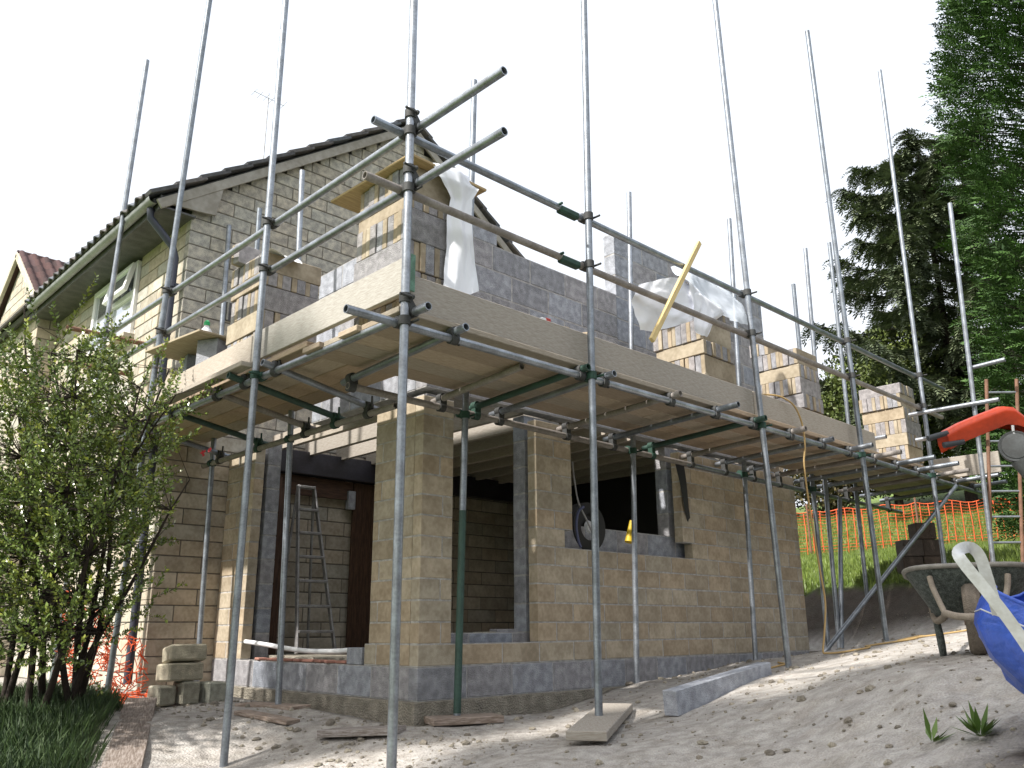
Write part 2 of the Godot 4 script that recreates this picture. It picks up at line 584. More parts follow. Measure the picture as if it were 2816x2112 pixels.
	M.alu = mat(lin(0.42, 0.42, 0.43), 0.5, rust, 2.0)
	M.alu.metallic = 0.5
	M.bark = mat(lin(0.06, 0.045, 0.035), 0.95, grit, 3.0, grit_b, 1.0)
	M.dark_brick = variants(3, lin(0.10, 0.075, 0.06), 0.15, 0.95, grit, 2.0, grit_b, 0.6)
	M.stone = variants(4, lin(0.56, 0.53, 0.42), 0.12, 0.95, grit, 2.0, grit_b, 1.2)
	M.rubble = mat(W, 0.95, grit, 3.0, grit_b, 0.8)
	M.rubble.vertex_color_use_as_albedo = true
	var leaf := func(rough: float, back: float) -> StandardMaterial3D:
		var m := StandardMaterial3D.new()
		m.albedo_color = Color(1, 1, 1)
		m.vertex_color_use_as_albedo = true
		m.roughness = rough
		m.cull_mode = BaseMaterial3D.CULL_DISABLED
		m.backlight = Color(back, back, back * 0.6)
		return m
	M.leaf_gloss = leaf.call(0.26, 0.8)
	M.leaf = leaf.call(0.55, 0.6)
	M.needle = leaf.call(0.7, 0.45)
	M.grass = leaf.call(0.5, 0.6)

# ---------------------------------------------------------------- coursed walls
# u runs along the wall, n points out of it; holes are [u0, u1, y0, y1]; clip(y) gives [u0, u1] left of the whole width
func wall(parent: Node3D, called: String, o: Vector3, u: Vector3, n: Vector3, width: float, y0: float, count: int, ch: float, len_: float, joint: float, thick: float, mats: Array, mortar: MB, holes := [], shift := 0.5, clip = null, collect = null, proud := 0.0035) -> void:
	var B := Basis(u, Vector3.UP, u.cross(Vector3.UP))
	for i in count:
		var ya := y0 + i * ch
		var ym := ya + ch * 0.5
		var spans := [[0.0, width]]
		if clip:
			var k: Array = clip.call(ym)
			if k[1] - k[0] < 0.08:
				continue
			spans = [k]
		for h in holes:
			if ym > h[2] and ym < h[3]:
				var next := []
				for s in spans:
					if h[0] > s[0]:
						next.append([s[0], minf(s[1], h[0])])
					if h[1] < s[1]:
						next.append([maxf(s[0], h[1]), s[1]])
				spans = next
		for s in spans:
			if s[1] - s[0] < 0.03:
				continue
			var mid: float = (s[0] + s[1]) * 0.5
			mortar.box(T(o + u * mid + Vector3.UP * ym - n * (thick * 0.5), B), Vector3(s[1] - s[0] - 0.004, ch, thick - proud * 2.0))
			var cuts := [s[0]]
			var x: float = -len_ * (shift if i % 2 else 0.0) + (0.06 * sin(i * 5.3 + o.x) if i % 3 == 0 else 0.0)
			while x < s[1]:
				if x > s[0] + 0.07 and x < s[1] - 0.07:
					cuts.append(x)
				x += len_
			cuts.append(s[1])
			for q in cuts.size() - 1:
				var a: float = cuts[q] + (joint * 0.5 if q > 0 else 0.0)
				var b: float = cuts[q + 1] - (joint * 0.5 if q < cuts.size() - 2 else 0.0)
				var size := Vector3(snappedf(b - a, 0.005), ch - joint, thick)
				var at := o + u * ((a + b) * 0.5) + Vector3.UP * ym - n * (thick * 0.5) + n * rng.randf_range(-0.0015, 0.0015)
				var m = pick(mats)
				if collect != null:
					collect.append([T(at, B), size, m])
				else:
					block(called, T(at, B), size, m, parent)

# ---------------------------------------------------------------- house
func pantile(w: float, l: float, k := 8) -> MB:
	var b := MB.new()
	var top := []
	var bot := []
	for r in 2:
		var a := []
		var d := []
		for i in k + 1:
			var t := float(i) / k
			var y := 0.022 * sin(t * TAU) + 0.022
			a.append(Vector3((t - 0.5) * w, y, (r - 0.5) * l))
			d.append(Vector3((t - 0.5) * w, y - 0.014, (r - 0.5) * l))
		top.append(a)
		bot.append(d)
	b.sheet(top)
	b.sheet(bot)
	for i in k:
		b.quad(top[1][i], top[1][i + 1], bot[1][i + 1], bot[1][i])
		b.quad(top[0][i], top[0][i + 1], bot[0][i + 1], bot[0][i])
	return b

func build_house() -> void:
	var h := thing("house", "old cream stone house with grey gable end and tiled roof behind the scaffold", "house", Vector3(2.1, -0.35, -3.3))
	var mortar := MB.new()
	var all := []
	var gclip := func(y: float) -> Array:
		if y < 4.62:
			return [0.0, 5.49]
		var k := (y - 4.60) / 0.716
		return [maxf(0.0, k - 0.02), minf(5.49, 5.49 - k + 0.02)]
	wall(h, "stone_block", Vector3(-0.64, 0, -3.16), Vector3(1, 0, 0), Vector3(0, 0, 1), 5.49, -0.42, 17, 0.15, 0.45, 0.012, 0.1, M.house_low, mortar, [], 0.5, gclip, all, 0.007)
	wall(h, "stone_block", Vector3(-0.64, 0, -3.16), Vector3(1, 0, 0), Vector3(0, 0, 1), 5.49, 2.13, 31, 0.15, 0.45, 0.012, 0.1, M.house_old, mortar, [], 0.5, gclip, all, 0.007)
	wall(h, "stone_block", Vector3(-0.64, 0, -3.264), Vector3(0, 0, -1), Vector3(-1, 0, 0), 4.13, -0.42, 33, 0.15, 0.45, 0.012, 0.1, M.house, mortar, [[1.19, 2.6, 3.42, 4.31]], 0.5, null, all, 0.007)
	# side wing
	wall(h, "stone_block", Vector3(-0.9, 0, -7.4), Vector3(1, 0, 0), Vector3(0, 0, 1), 0.258, -0.42, 32, 0.15, 0.3, 0.012, 0.1, M.house, mortar, [], 0.5, null, all)
	var wclip := func(y: float) -> Array:
		if y < 4.45:
			return [0.0, 2.7]
		var k := (y - 4.45) / 0.765
		return [k, 2.7 - k]
	wall(h, "stone_block", Vector3(-0.9, 0, -7.504), Vector3(0, 0, -1), Vector3(-1, 0, 0), 2.7, -0.42, 40, 0.15, 0.45, 0.012, 0.1, M.house, mortar, [], 0.5, wclip, all)
	put("mortar", mortar, M.house_mortar, h)
	# raking top of the gable under the verge
	var gi := MB.new()
	var ga := Vector3(-0.60, 4.56, -3.168)
	var gb := Vector3(4.81, 4.56, -3.168)
	var gt := Vector3(2.105, 6.50, -3.168)
	gi.tri(ga, gt, gb)
	gi.tri(ga - Vector3(0, 0, 0.05), gb - Vector3(0, 0, 0.05), gt - Vector3(0, 0, 0.05))
	put("gable_infill", gi, M.house_old[3], h)
	var wi := MB.new()
	wi.tri(Vector3(-0.894, 4.40, -7.45), Vector3(-0.894, 5.70, -8.82), Vector3(-0.894, 4.40, -10.2))
	put("wing_infill", wi, M.house[2], h)
	var eye := Vector3(-3.8, 0.25, 4.92)
	for a in all:
		var p: Vector3 = a[0].origin
		var d := p.distance_to(eye)
		if p.y < 2.1 and (p.x < -0.63 and p.z < -3.2):
			d += 6.0
		if p.y < 2.3 and p.x > -0.05 and (p.y > 1.85 or p.x > 3.9 or p.y < 0.05):
			d += 6.0
		if p.x > 1.0 and p.y > 2.3 and p.y < 3.3:
			d += 6.0
		a.append(d)
	all.sort_custom(func(a, b): return a[3] < b[3])
	var rest := {}
	for i in all.size():
		var a: Array = all[i]
		if i < 300:
			block("stone_block", a[0], a[1], a[2], h)
		else:
			if not rest.has(a[2]):
				rest[a[2]] = MB.new()
			rest[a[2]].cbox(a[0], a[1], 0.004)
	var am := ArrayMesh.new()
	for m in rest:
		rest[m].mesh(m, am)
	var o := MeshInstance3D.new()
	o.name = "stone_blockwork"
	o.mesh = am
	h.add_child(o)
	o.position = -h.position
	o.set_meta("kind", "stuff")
	# back of the house so that it is a closed body
	var b := MB.new()
	b.box(T(Vector3(2.105, 2.0, -7.6)), Vector3(5.25, 4.86, 8.5))
	put("inner_shell", b, M.mortar, h)
	# main roof: two slopes of tile courses, stepped at the verge
	var ridge := Vector3(2.1, 6.70, 0)
	for side in [-1, 1]:
		var eave := Vector3(2.1 + side * 3.17, 4.43, 0)
		var dir := (ridge - eave)
		var L := dir.length()
		dir = dir.normalized()
		var nrm := Vector3(0, 0, 1).cross(dir) if side < 0 else dir.cross(Vector3(0, 0, 1))
		if nrm.y < 0:
			nrm = -nrm
		var n := 13
		var step := L / n
		var bas := Basis(dir, nrm, dir.cross(nrm))
		var tilt := Basis(dir.cross(nrm).normalized(), -0.075)
		var field := MB.new()
		for i in n:
			var c := eave + dir * (step * (i + 0.5)) + nrm * 0.03
			var tb := tilt * bas
			block("verge_tile", T(Vector3(c.x, c.y, -3.20), tb), Vector3(step + 0.06, 0.042, 0.33), pick(M.tile), h, 0.004)
			field.box(T(Vector3(c.x, c.y, -7.7), tb), Vector3(step + 0.05, 0.026, 8.66))
		put("tile_courses", field, M.tile[1], h).set_meta("kind", "stuff")
		var ud := MB.new()
		ud.box(T((eave + ridge) * 0.5 - nrm * 0.035 + Vector3(0, 0, -7.6), bas), Vector3(L - 0.05, 0.05, 8.9))
		put("roof_deck", ud, M.soffit, h)
		# barge board under the verge
		var bb := MB.new()
		bb.cbox(T((eave + ridge) * 0.5 - nrm * 0.09 + Vector3(0, 0, -3.085), bas), Vector3(L - 0.02, 0.10, 0.03), 0.004)
		put("barge_board", bb, M.barge, h)
		if side < 0:
			# box end of the barge board at the eaves
			var be := MB.new()
			var zf := -3.078
			var p := [Vector3(-1.03, 4.40, zf), Vector3(-0.62, 4.42, zf), Vector3(-0.42, 4.44, zf), Vector3(-0.35, 4.85, zf)]
			for k in [[0, 1, 3], [1, 2, 3]]:
				be.tri(p[k[0]], p[k[1]], p[k[2]])
			for k in 4:
				be.quad(p[k], p[(k + 1) % 4], p[(k + 1) % 4] - Vector3(0, 0, 0.03), p[k] - Vector3(0, 0, 0.03))
			put("barge_end", be, M.barge, h)
			# eaves: soffit, fascia, gutter, pantile noses
			var so := MB.new()
			so.box(T(Vector3(-0.80, 4.36, -5.3)), Vector3(0.36, 0.02, 4.4))
			put("soffit", so, M.soffit, h)
			var fa := MB.new()
			fa.box(T(Vector3(-0.985, 4.40, -5.3)), Vector3(0.022, 0.16, 4.4))
			put("fascia", fa, M.soffit, h)
			var gu := MB.new()
			var prof := []
			for i in 9:
				var t := PI * i / 8.0
				prof.append(Vector2(-1.055 - 0.055 * cos(t), 4.42 - 0.055 * sin(t)))
			var g0 := []
			var g1 := []
			for q in prof:
				g0.append(Vector3(q.x, q.y, -3.1))
				g1.append(Vector3(q.x, q.y, -7.2))
			gu.sheet([g0, g1])
			for i in 9:
				g0[i] += Vector3(0, 0.004, 0)
			put("gutter", gu, M.gutter, h)
			var nose := pantile(0.2, 0.34).mesh(null)
			for i in 20:
				var t := MeshInstance3D.new()
				t.name = "eaves_tile"
				t.mesh = nose
				t.set_surface_override_material(0, pick(M.tile))
				h.add_child(t, true)
				t.transform = T(eave + dir * 0.12 + nrm * 0.052 + Vector3(0, 0, -3.28 - i * 0.2) - h.position, Basis(Vector3(0, 0, 1), nrm, dir) * Basis(Vector3.RIGHT, -0.04))
	# ridge
	var rd := MB.new()
	rd.bar(Vector3(2.1, 6.70, -3.06), Vector3(2.1, 6.70, -12), 0.09, 0.09, 12)
	put("ridge", rd, M.tile[0], h)
	# wing roof: single pantiles on the slope in view
	var we := Vector3(0, 4.42, -7.1)
	var wr := Vector3(0, 5.75, -8.80)
	var wd := (wr - we).normalized()
	var wn := Vector3(0, wd.z * -1.0, wd.y)
	var pt := pantile(0.17, 0.31).mesh(null)
	for r in 8:
		for c in 8:
			var t := MeshInstance3D.new()
			t.name = "pantile"
			t.mesh = pt
			t.set_surface_override_material(0, pick(M.tile_brown))
			h.add_child(t, true)
			var p := we + wd * (0.265 * r + 0.13) + Vector3(-0.90 + c * 0.17, 0, 0) + wn * 0.02
			t.transform = T(p - h.position, Basis(Vector3(1, 0, 0), wn, wd * -1.0) * Basis(Vector3.RIGHT, 0.13))
	var wb := MB.new()
	wb.box(T((we + wr) * 0.5 + Vector3(0.6, 0, 0) - wn * 0.03, Basis(Vector3(1, 0, 0), wn, wd * -1.0)), Vector3(3.2, 0.05, 2.2))
	var wl := Vector3(0, 4.42, -10.5)
	var wd2 := (wr - wl).normalized()
	var wn2 := Vector3(0, wd2.z, -wd2.y)
	wb.box(T((wl + wr) * 0.5 + Vector3(0.6, 0, 0) - wn2 * 0.03, Basis(Vector3(1, 0, 0), wn2, wd2)), Vector3(3.2, 0.05, 2.2))
	put("wing_roof_deck", wb, M.tile_brown[1], h)
	var wv := MB.new()
	wv.cbox(T((we + wr) * 0.5 + Vector3(-0.985, 0, 0) - wn * 0.02, Basis(Vector3(1, 0, 0), wn, wd * -1.0)), Vector3(0.05, 0.10, 2.17), 0.006)
	wv.cbox(T((wl + wr) * 0.5 + Vector3(-0.985, 0, 0) - wn2 * 0.02, Basis(Vector3(1, 0, 0), wn2, wd2)), Vector3(0.05, 0.10, 2.17), 0.006)
	put("wing_verge", wv, M.house[4], h)
	var wri := MB.new()
	wri.bar(wr + Vector3(-1.0, 0.0, 0), wr + Vector3(1.0, 0.0, 0), 0.06, 0.06, 10)
	put("wing_ridge", wri, M.tile_brown[0], h)
	# window on the sunlit side
	var z0 := -4.454
	var z1 := -5.864
	var win := put("window", frame_mb(-0.66, z0, z1, 3.42, 4.31, 0.07, 0.05), M.upvc, h)
	put("pane", slab(Vector3(-0.655, 3.865, (z0 + z1) * 0.5), Vector3(0.006, 0.80, 1.3)), M.glass, win)
	put("mullion", slab(Vector3(-0.665, 3.865, -5.18), Vector3(0.05, 0.86, 0.09)), M.upvc, win)
	# the open top vent hangs out from its head
	var vb := Basis(Vector3(0, 0, 1), -0.22)
	var vent := MB.new()
	var vo := Vector3(-0.70, 4.27, -4.82)
	for q in [[Vector3(0, -0.02, 0), Vector3(0.05, 0.06, 0.66)], [Vector3(0, -0.32, 0), Vector3(0.05, 0.06, 0.66)], [Vector3(0, -0.17, 0.30), Vector3(0.05, 0.26, 0.06)], [Vector3(0, -0.17, -0.30), Vector3(0.05, 0.26, 0.06)]]:
		vent.cbox(T(vo + vb * q[0], vb), q[1], 0.006)
	put("vent_sash", vent, M.upvc, win)
	var vg := MB.new()
	vg.box(T(vo + vb * Vector3(0, -0.17, 0), vb), Vector3(0.008, 0.26, 0.56))
	put("vent_pane", vg, M.glass, win)
	put("transom_bar", slab(Vector3(-0.662, 3.93, -4.82), Vector3(0.05, 0.07, 0.66)), M.upvc, win)
	put("curtain", slab(Vector3(-0.60, 3.86, -5.15), Vector3(0.01, 0.86, 1.36)), M.curtain, h)
	put("window_sill", slab(Vector3(-0.69, 3.395, -5.16), Vector3(0.14, 0.05, 1.5)), M.house[4], h)
	# down pipe at the corner
	var dp := MB.new()
	dp.sweep([Vector3(-1.03, 4.36, -3.24), Vector3(-1.02, 4.26, -3.24), Vector3(-0.78, 4.02, -3.22), Vector3(-0.74, 3.9, -3.22), Vector3(-0.74, 2.0, -3.22), Vector3(-0.74, -0.2, -3.22)], 0.038, 10)
	put("downpipe", dp, M.pipe_dark, h)
	for y in [3.6, 2.55, 1.0]:
		var k := MB.new()
		k.bar(Vector3(-0.74, y - 0.02, -3.22), Vector3(-0.74, y + 0.02, -3.22), 0.05, 0.05, 10)
		k.box(T(Vector3(-0.68, y, -3.22)), Vector3(0.09, 0.03, 0.12))
		put("pipe_clip", k, M.pipe_dark, h)
	# vent grille low on the gable
	var vt := MB.new()
	vt.box(T(Vector3(-0.02, 3.45, -3.155)), Vector3(0.36, 0.2, 0.02))
	put("air_vent", vt, M.soffit, h)
	for i in 7:
		put("vent_slat", slab(Vector3(-0.17 + i * 0.05, 3.45, -3.14), Vector3(0.018, 0.19, 0.016)), M.house_old[2], h)
	# roof aerial
	var ae := MB.new()
	ae.bar(Vector3(1.46, 6.0, -6.0), Vector3(1.46, 8.3, -6.0), 0.009, 0.008, 8)
	ae.bar(Vector3(1.2, 8.2, -5.97), Vector3(1.75, 8.22, -6.03), 0.004, 0.004, 6)
	for i in 6:
		ae.bar(Vector3(1.22 + i * 0.1, 8.2, -6.1), Vector3(1.22 + i * 0.1, 8.21, -5.9), 0.003, 0.003, 5)
	put("aerial", ae, M.alu, h)

# ---------------------------------------------------------------- extension
func build_extension() -> void:
	var e := thing("house_extension", "unfinished cream block extension with bare grey block upper walls inside the scaffold", "building", Vector3(2.7, -0.42, -1.6))
	var X := Vector3(1, 0, 0)
	var Z := Vector3(0, 0, 1)
	# concrete footing
	put("footing", slab(Vector3(2.74, -0.335, -1.57), Vector3(5.56, 0.215, 3.18)), M.footing, e)
	var gm := MB.new()
	wall(e, "grey_block", Vector3.ZERO, X, Z, 5.5, -0.226, 1, 0.224, 0.45, 0.012, 0.1, M.grey, gm)
	wall(e, "grey_block", Vector3(0, 0, -0.104), -Z, -X, 3.05, -0.226, 1, 0.224, 0.45, 0.012, 0.1, M.grey, gm)
	var cm := MB.new()
	wall(e, "cream_block", Vector3.ZERO, X, Z, 5.5, 0.0, 13, 0.15, 0.40, 0.011, 0.1, M.cream, cm, [[0.295, 1.185, 0.15, 3], [1.62, 3.215, 0.9, 3], [1.52, 1.63, 0.9, 1.05], [3.2, 3.36, 0.9, 1.05]])
	wall(e, "cream_block", Vector3(0, 0, -0.104), -Z, -X, 3.05, 0.0, 13, 0.15, 0.40, 0.011, 0.1, M.cream, cm, [[0.498, 2.5, 0.15, 3], [0.55, 2.5, 0.0, 0.15]])
	put("mortar", cm, M.mortar, e)
	# inner leaf below the deck
	wall(e, "grey_block", Vector3(0.14, 0, -0.15), X, Z, 5.2, 0.0, 9, 0.224, 0.45, 0.012, 0.14, M.grey, gm, [[0.18, 1.06, 0.15, 3], [1.5, 3.06, 1.05, 3]])
	wall(e, "grey_block", Vector3(0.14, 0, -0.294), -Z, -X, 2.84, 0.0, 9, 0.224, 0.45, 0.012, 0.14, M.grey, gm, [[0.3, 2.32, 0.0, 3]])
	# inner leaf above the deck
	wall(e, "grey_block", Vector3(0.10, 0, -0.10), X, Z, 2.36, 2.05, 6, 0.235, 0.46, 0.013, 0.14, M.grey, gm)
	wall(e, "grey_block", Vector3(0.10, 0, -0.10), X, Z, 0.74, 3.46, 1, 0.20, 0.46, 0.013, 0.14, M.grey, gm)
	wall(e, "grey_block", Vector3(2.462, 0, -0.10), X, Z, 2.84, 2.05, 9, 0.232, 0.46, 0.013, 0.14, M.grey, gm)
	wall(e, "grey_block", Vector3(0.10, 0, -0.244), -Z, -X, 1.54, 2.05, 6, 0.24, 0.46, 0.013, 0.14, M.grey, gm)
	put("mortar", gm, M.grey_mortar, e)
	# end wall, floor, joists and boarding
	put("end_wall", slab(Vector3(5.45, 0.98, -1.63), Vector3(0.1, 2.37, 3.04)), M.cream[1], e)
	put("end_wall", slab(Vector3(5.23, 1.0, -1.67), Vector3(0.1, 2.4, 2.7)), M.grey[1], e)
	put("floor_slab", slab(Vector3(2.7, -0.02, -1.72), Vector3(4.85, 0.1, 2.82)), M.footing, e)
	for i in 13:
		block("joist", T(Vector3(0.45 + i * 0.39, 2.12, -1.66), along(Vector3(0, 0, -1))), Vector3(2.9, 0.17, 0.05), pick(M.board_pale), e, 0.004)
	put("floor_board", slab(Vector3(3.45, 2.222, -1.72), Vector3(3.6, 0.022, 2.84)), M.ply_dull, e)
	# steel beam across the old gable and the timber boarding under it
	put("beam", slab(Vector3(2.65, 1.95, -3.06), Vector3(4.9, 0.24, 0.12)), M.dark_beam, e)
	for i in 4:
		block("brown_board", T(Vector3(1.50 + i * 0.125, 0.92, -3.1), Basis(Vector3.UP, Vector3.LEFT, Vector3.BACK)), Vector3(1.8, 0.122, 0.03), M.brown_wood, e, 0.003)
	block("brown_board", T(Vector3(0.95, 1.72, -3.1)), Vector3(0.95, 0.2, 0.03), M.brown_wood, e, 0.003)
	# black sheet added so the back room looks unlit
	put("shade_sheet", slab(Vector3(4.55, 1.12, -1.72), Vector3(0.03, 2.16, 2.6)), M.black, e)
		# short grey electrical box on the old wall
	put("meter_box", slab(Vector3(1.40, 1.62, -3.08), Vector3(0.09, 0.2, 0.06)), M.grey[4], e)
	# black damp course tongue hanging at the window side
	var dpc := MB.new()
	var g := []
	for i in 7:
		var t := i / 6.0
		g.append([Vector3(3.13 + 0.22 * t * t, 1.85 - 0.68 * t, 0.01 + 0.03 * sin(t * 4.0)), Vector3(3.24 + 0.17 * t * t, 1.85 - 0.68 * t, 0.02 + 0.03 * sin(t * 4.0 + 0.6))])
	dpc.sheet(g)
	put("damp_course_strip", dpc, M.black, e)

# ---------------------------------------------------------------- scaffold
var SC: Node3D

func tube(called: String, a: Vector3, b: Vector3, m: Material = null) -> MeshInstance3D:
	var mb := MB.new()
	mb.pipe(a, b, 0.0252)
	return put(called, mb, m if m else pick(M.steel), SC)

# right-angle coupler: one band round each of the two tubes, and the bolts
func coupler(p: Vector3, d1: Vector3, q: Vector3, d2: Vector3, green := false) -> void:
	var mb := MB.new()
	mb.bar(p - d1 * 0.026, p + d1 * 0.026, 0.035, 0.035, 12)
	mb.bar(q - d2 * 0.026, q + d2 * 0.026, 0.035, 0.035, 12)
	mb.box(T((p + q) * 0.5, along(q - p, d1) if (q - p).length() > 0.01 else Basis.IDENTITY), Vector3((q - p).length() + 0.01, 0.05, 0.05))
	var s := d1.cross(d2).normalized()
	var o := p + d2 * 0.045 - s * 0.02
	mb.bar(o - s * 0.05, o + s * 0.045, 0.008, 0.008, 6)
	mb.bar(o + s * 0.03, o + s * 0.045, 0.015, 0.015, 6)
	put("coupler", mb, M.coupler_green if green else M.coupler, SC)

func at_y(a: Vector3, b: Vector3, y: float) -> Vector3:
	return a.lerp(b, (y - a.y) / (b.y - a.y))

func plank(called: String, a: Vector3, b: Vector3, w: float, t: float, m: Material, parent: Node3D = null, up := Vector3.UP, bevel := 0.004) -> MeshInstance3D:
	return block(called, T((a + b) * 0.5, along(b - a, up)), Vector3((b - a).length(), t, w), m, parent, bevel)

func build_scaffold() -> void:
	SC = thing("scaffold", "galvanised tube scaffold with timber deck wrapped round the unfinished extension", "scaffold", Vector3(2.5, -0.4, 0.7))
	var U := Vector3.UP
	var X := Vector3(1, 0, 0)
	var Z := Vector3(0, 0, 1)
	# outer standards [base, top]
	var outer := [
		[Vector3(-1.117, -0.40, -4.06), Vector3(-1.117, 6.30, -3.66)],
		[Vector3(-1.117, -0.36, -2.63), Vector3(-1.117, 7.2, -1.98)],
		[Vector3(-1.117, -0.60, -0.50), Vector3(-1.117, 6.6, -0.49)],
		[Vector3(-1.112, -0.62, 1.25), Vector3(-1.122, 5.8, 1.25)],
		[Vector3(0.435, -0.33, 1.25), Vector3(0.555, 6.4, 1.25)],
		[Vector3(2.765, -0.06, 1.25), Vector3(2.475, 7.1, 1.25)],
		[Vector3(4.632, 0.12, 1.25), Vector3(4.50, 6.90, 1.25)],
		[Vector3(6.34, 0.30, 1.25), Vector3(6.575, 7.41, 1.25)],
		[Vector3(6.47, 0.45, 1.70), Vector3(6.45, 5.15, 1.875)]]
	for i in outer.size():
		tube("standard", outer[i][0], outer[i][1], M.steel[(i * 2 + 3) % 5] if i != 4 else M.steel_dirty if false else M.steel[(i * 2 + 3) % 5])
	var inner := [
		[Vector3(0.215, -0.33, 0.17), Vector3(0.33, 4.75, 0.17)],
		[Vector3(2.18, -0.20, 0.17), Vector3(2.40, 4.46, 0.17)],
		[Vector3(4.07, -0.08, 0.17), Vector3(4.27, 4.82, 0.17)],
		[Vector3(5.60, -0.02, 0.17), Vector3(5.67, 4.40, 0.17)],
		[Vector3(5.76, 0.0, 0.22), Vector3(6.0, 4.98, 0.22)],
		[Vector3(6.66, 0.55, 0.20), Vector3(6.77, 5.32, 0.20)],
		[Vector3(-0.28, -0.30, -1.37), Vector3(-0.28, 4.38, -1.57)],
		[Vector3(-0.28, -0.31, -2.83), Vector3(-0.28, 4.36, -3.05)],
		[Vector3(-0.28, 2.2, -2.32), Vector3(-0.28, 4.3, -2.38)]]
	for i in inner.size():
		tube("standard", inner[i][0], inner[i][1], M.steel[(i * 3 + 1) % 5])
	var pb := MB.new()
	pb.bar(Vector3(0.2157, -0.30, 0.17), Vector3(0.247, 1.08, 0.17), 0.0262, 0.0262, 14, false)
	put("green_paint", pb, M.steel_green, SC)
	# ledgers
	tube("ledger", Vector3(-1.47, 1.91, 1.2), Vector3(3.1, 1.92, 1.2), M.steel[3])
	tube("ledger", Vector3(3.1, 1.92, 1.2), Vector3(8.4, 1.885, 1.2), M.steel[1])
	tube("ledger", Vector3(-1.065, 1.975, 1.40), Vector3(-1.065, 1.985, -4.35), M.steel[4])
	tube("ledger", Vector3(-0.75, 1.845, 0.12), Vector3(3.3, 1.80, 0.12), M.steel_dirty)
	tube("ledger", Vector3(3.15, 1.80, 0.12), Vector3(8.2, 1.76, 0.12), M.steel[0])
	tube("ledger", Vector3(-0.29, 1.80, 0.05), Vector3(-0.29, 1.795, -3.1), M.steel_dirty)
	# guard rails
	tube("guard_rail", Vector3(-1.35, 3.125, 1.2), Vector3(7.3, 3.12, 1.2), M.steel[0])
	tube("guard_rail", Vector3(-1.39, 2.745, 1.2), Vector3(7.1, 2.725, 1.2), M.steel_dirty)
	tube("guard_rail", Vector3(-1.065, 3.165, 2.02), Vector3(-1.065, 3.175, -4.75), M.steel[4])
	tube("guard_rail", Vector3(-1.065, 2.79, 2.02), Vector3(-1.065, 2.80, -4.3), M.steel[3])
	# end rails on the left and at the ladder bay
	tube("guard_rail", Vector3(-1.44, 3.19, -4.0), Vector3(-0.55, 3.19, -4.0), M.steel_rust)
	tube("guard_rail", Vector3(-1.42, 2.83, -4.0), Vector3(-0.75, 2.83, -4.0), M.steel_rust)
	tube("guard_rail", Vector3(6.40, 2.66, 1.08), Vector3(6.40, 2.66, 2.06), M.steel[4])
	tube("guard_rail", Vector3(6.40, 2.35, 1.12), Vector3(6.40, 2.36, 2.2), M.steel[4])
	tube("guard_rail", Vector3(5.98, 2.34, 0.12), Vector3(5.98, 2.36, 0.95), M.steel[4])
	tube("guard_rail", Vector3(6.5, 3.10, 1.78), Vector3(6.5, 3.12, 2.16), M.steel[2])
	# transoms: along z on the right, along x on the left
	var tz := [-0.72, 0.07, 0.41, 0.66, 1.44, 2.05, 2.62, 3.25, 3.85, 4.4, 4.95, 5.5, 6.05, 6.6, 7.2, 7.8]
	var reach := [1.32, 0.98, 1.28, 1.3, 1.3, 1.42, 1.33, 1.36, 1.32, 1.45, 1.5, 1.62, 1.66, 1.58, 1.7, 1.6]
	for i in tz.size():
		var a := Vector3(tz[i], 1.893, 0.02)
		var b := Vector3(tz[i], 1.958, reach[i])
		tube("transom", a, b, M.steel_green if i in [2, 6] else M.steel_dirty if i % 3 == 1 else M.steel[i % 5])
		coupler(Vector3(tz[i], 1.905, 0.12), Z, Vector3(tz[i], 1.84 - 0.01 * i * 0.5, 0.12), X, i in [2, 6])
		if i != 1:
			coupler(Vector3(tz[i], 1.95, 1.2), Z, Vector3(tz[i], 1.912, 1.2), X)
	var tx := [0.55, -0.30, -0.75, -1.2, -2.0, -2.75, -3.5]
	for i in tx.size():
		var a := Vector3(-0.18, 1.85, tx[i] - 0.02)
		var b := Vector3([-1.18, -1.17, -1.2, -1.16, -1.2, -1.15, -1.2][i], 2.02, tx[i])
		if i > 0:
			tube("transom", a, b, M.steel_green if i in [2, 4] else M.steel_dirty if i == 3 else M.steel[i % 5])
			coupler(Vector3(-0.29, 1.862, tx[i]), X, Vector3(-0.29, 1.80, tx[i]), Z, i in [2, 4])
			coupler(Vector3(-1.065, 2.015, tx[i]), X, Vector3(-1.065, 1.975, tx[i]), Z)
	# braces and props under the far end
	tube("brace", Vector3(6.95, 1.85, 1.30), Vector3(5.35, -0.02, 0.24), M.steel[1])
	tube("brace", Vector3(6.1, 1.75, 0.26), Vector3(5.72, -0.05, 0.26), M.steel[1])
	# couplers where rails and ledgers meet the standards
	for i in range(3, 8):
		var s: Array = outer[i]
		for y in [1.915, 2.745, 3.125]:
			var p := at_y(s[0], s[1], y)
			coupler(p, U, Vector3(p.x, y, 1.2), X, y < 2.0 and i > 3)
	for i in range(0, 4):
		var s: Array = outer[i]
		for y in [1.98, 2.795, 3.17]:
			var p := at_y(s[0], s[1], y)
			if i == 3:
				p.y += 0.07
			coupler(p, U, Vector3(-1.065, y, p.z), Z, i == 2 and y < 2.0)
	for s in inner.slice(0, 4):
		var p := at_y(s[0], s[1], 1.80)
		coupler(p, U, Vector3(p.x, 1.82, 0.12), X, true)
	for s in inner.slice(6, 8):
		var p := at_y(s[0], s[1], 1.80)
		coupler(p, U, Vector3(-0.29, 1.80, p.z), Z, true)
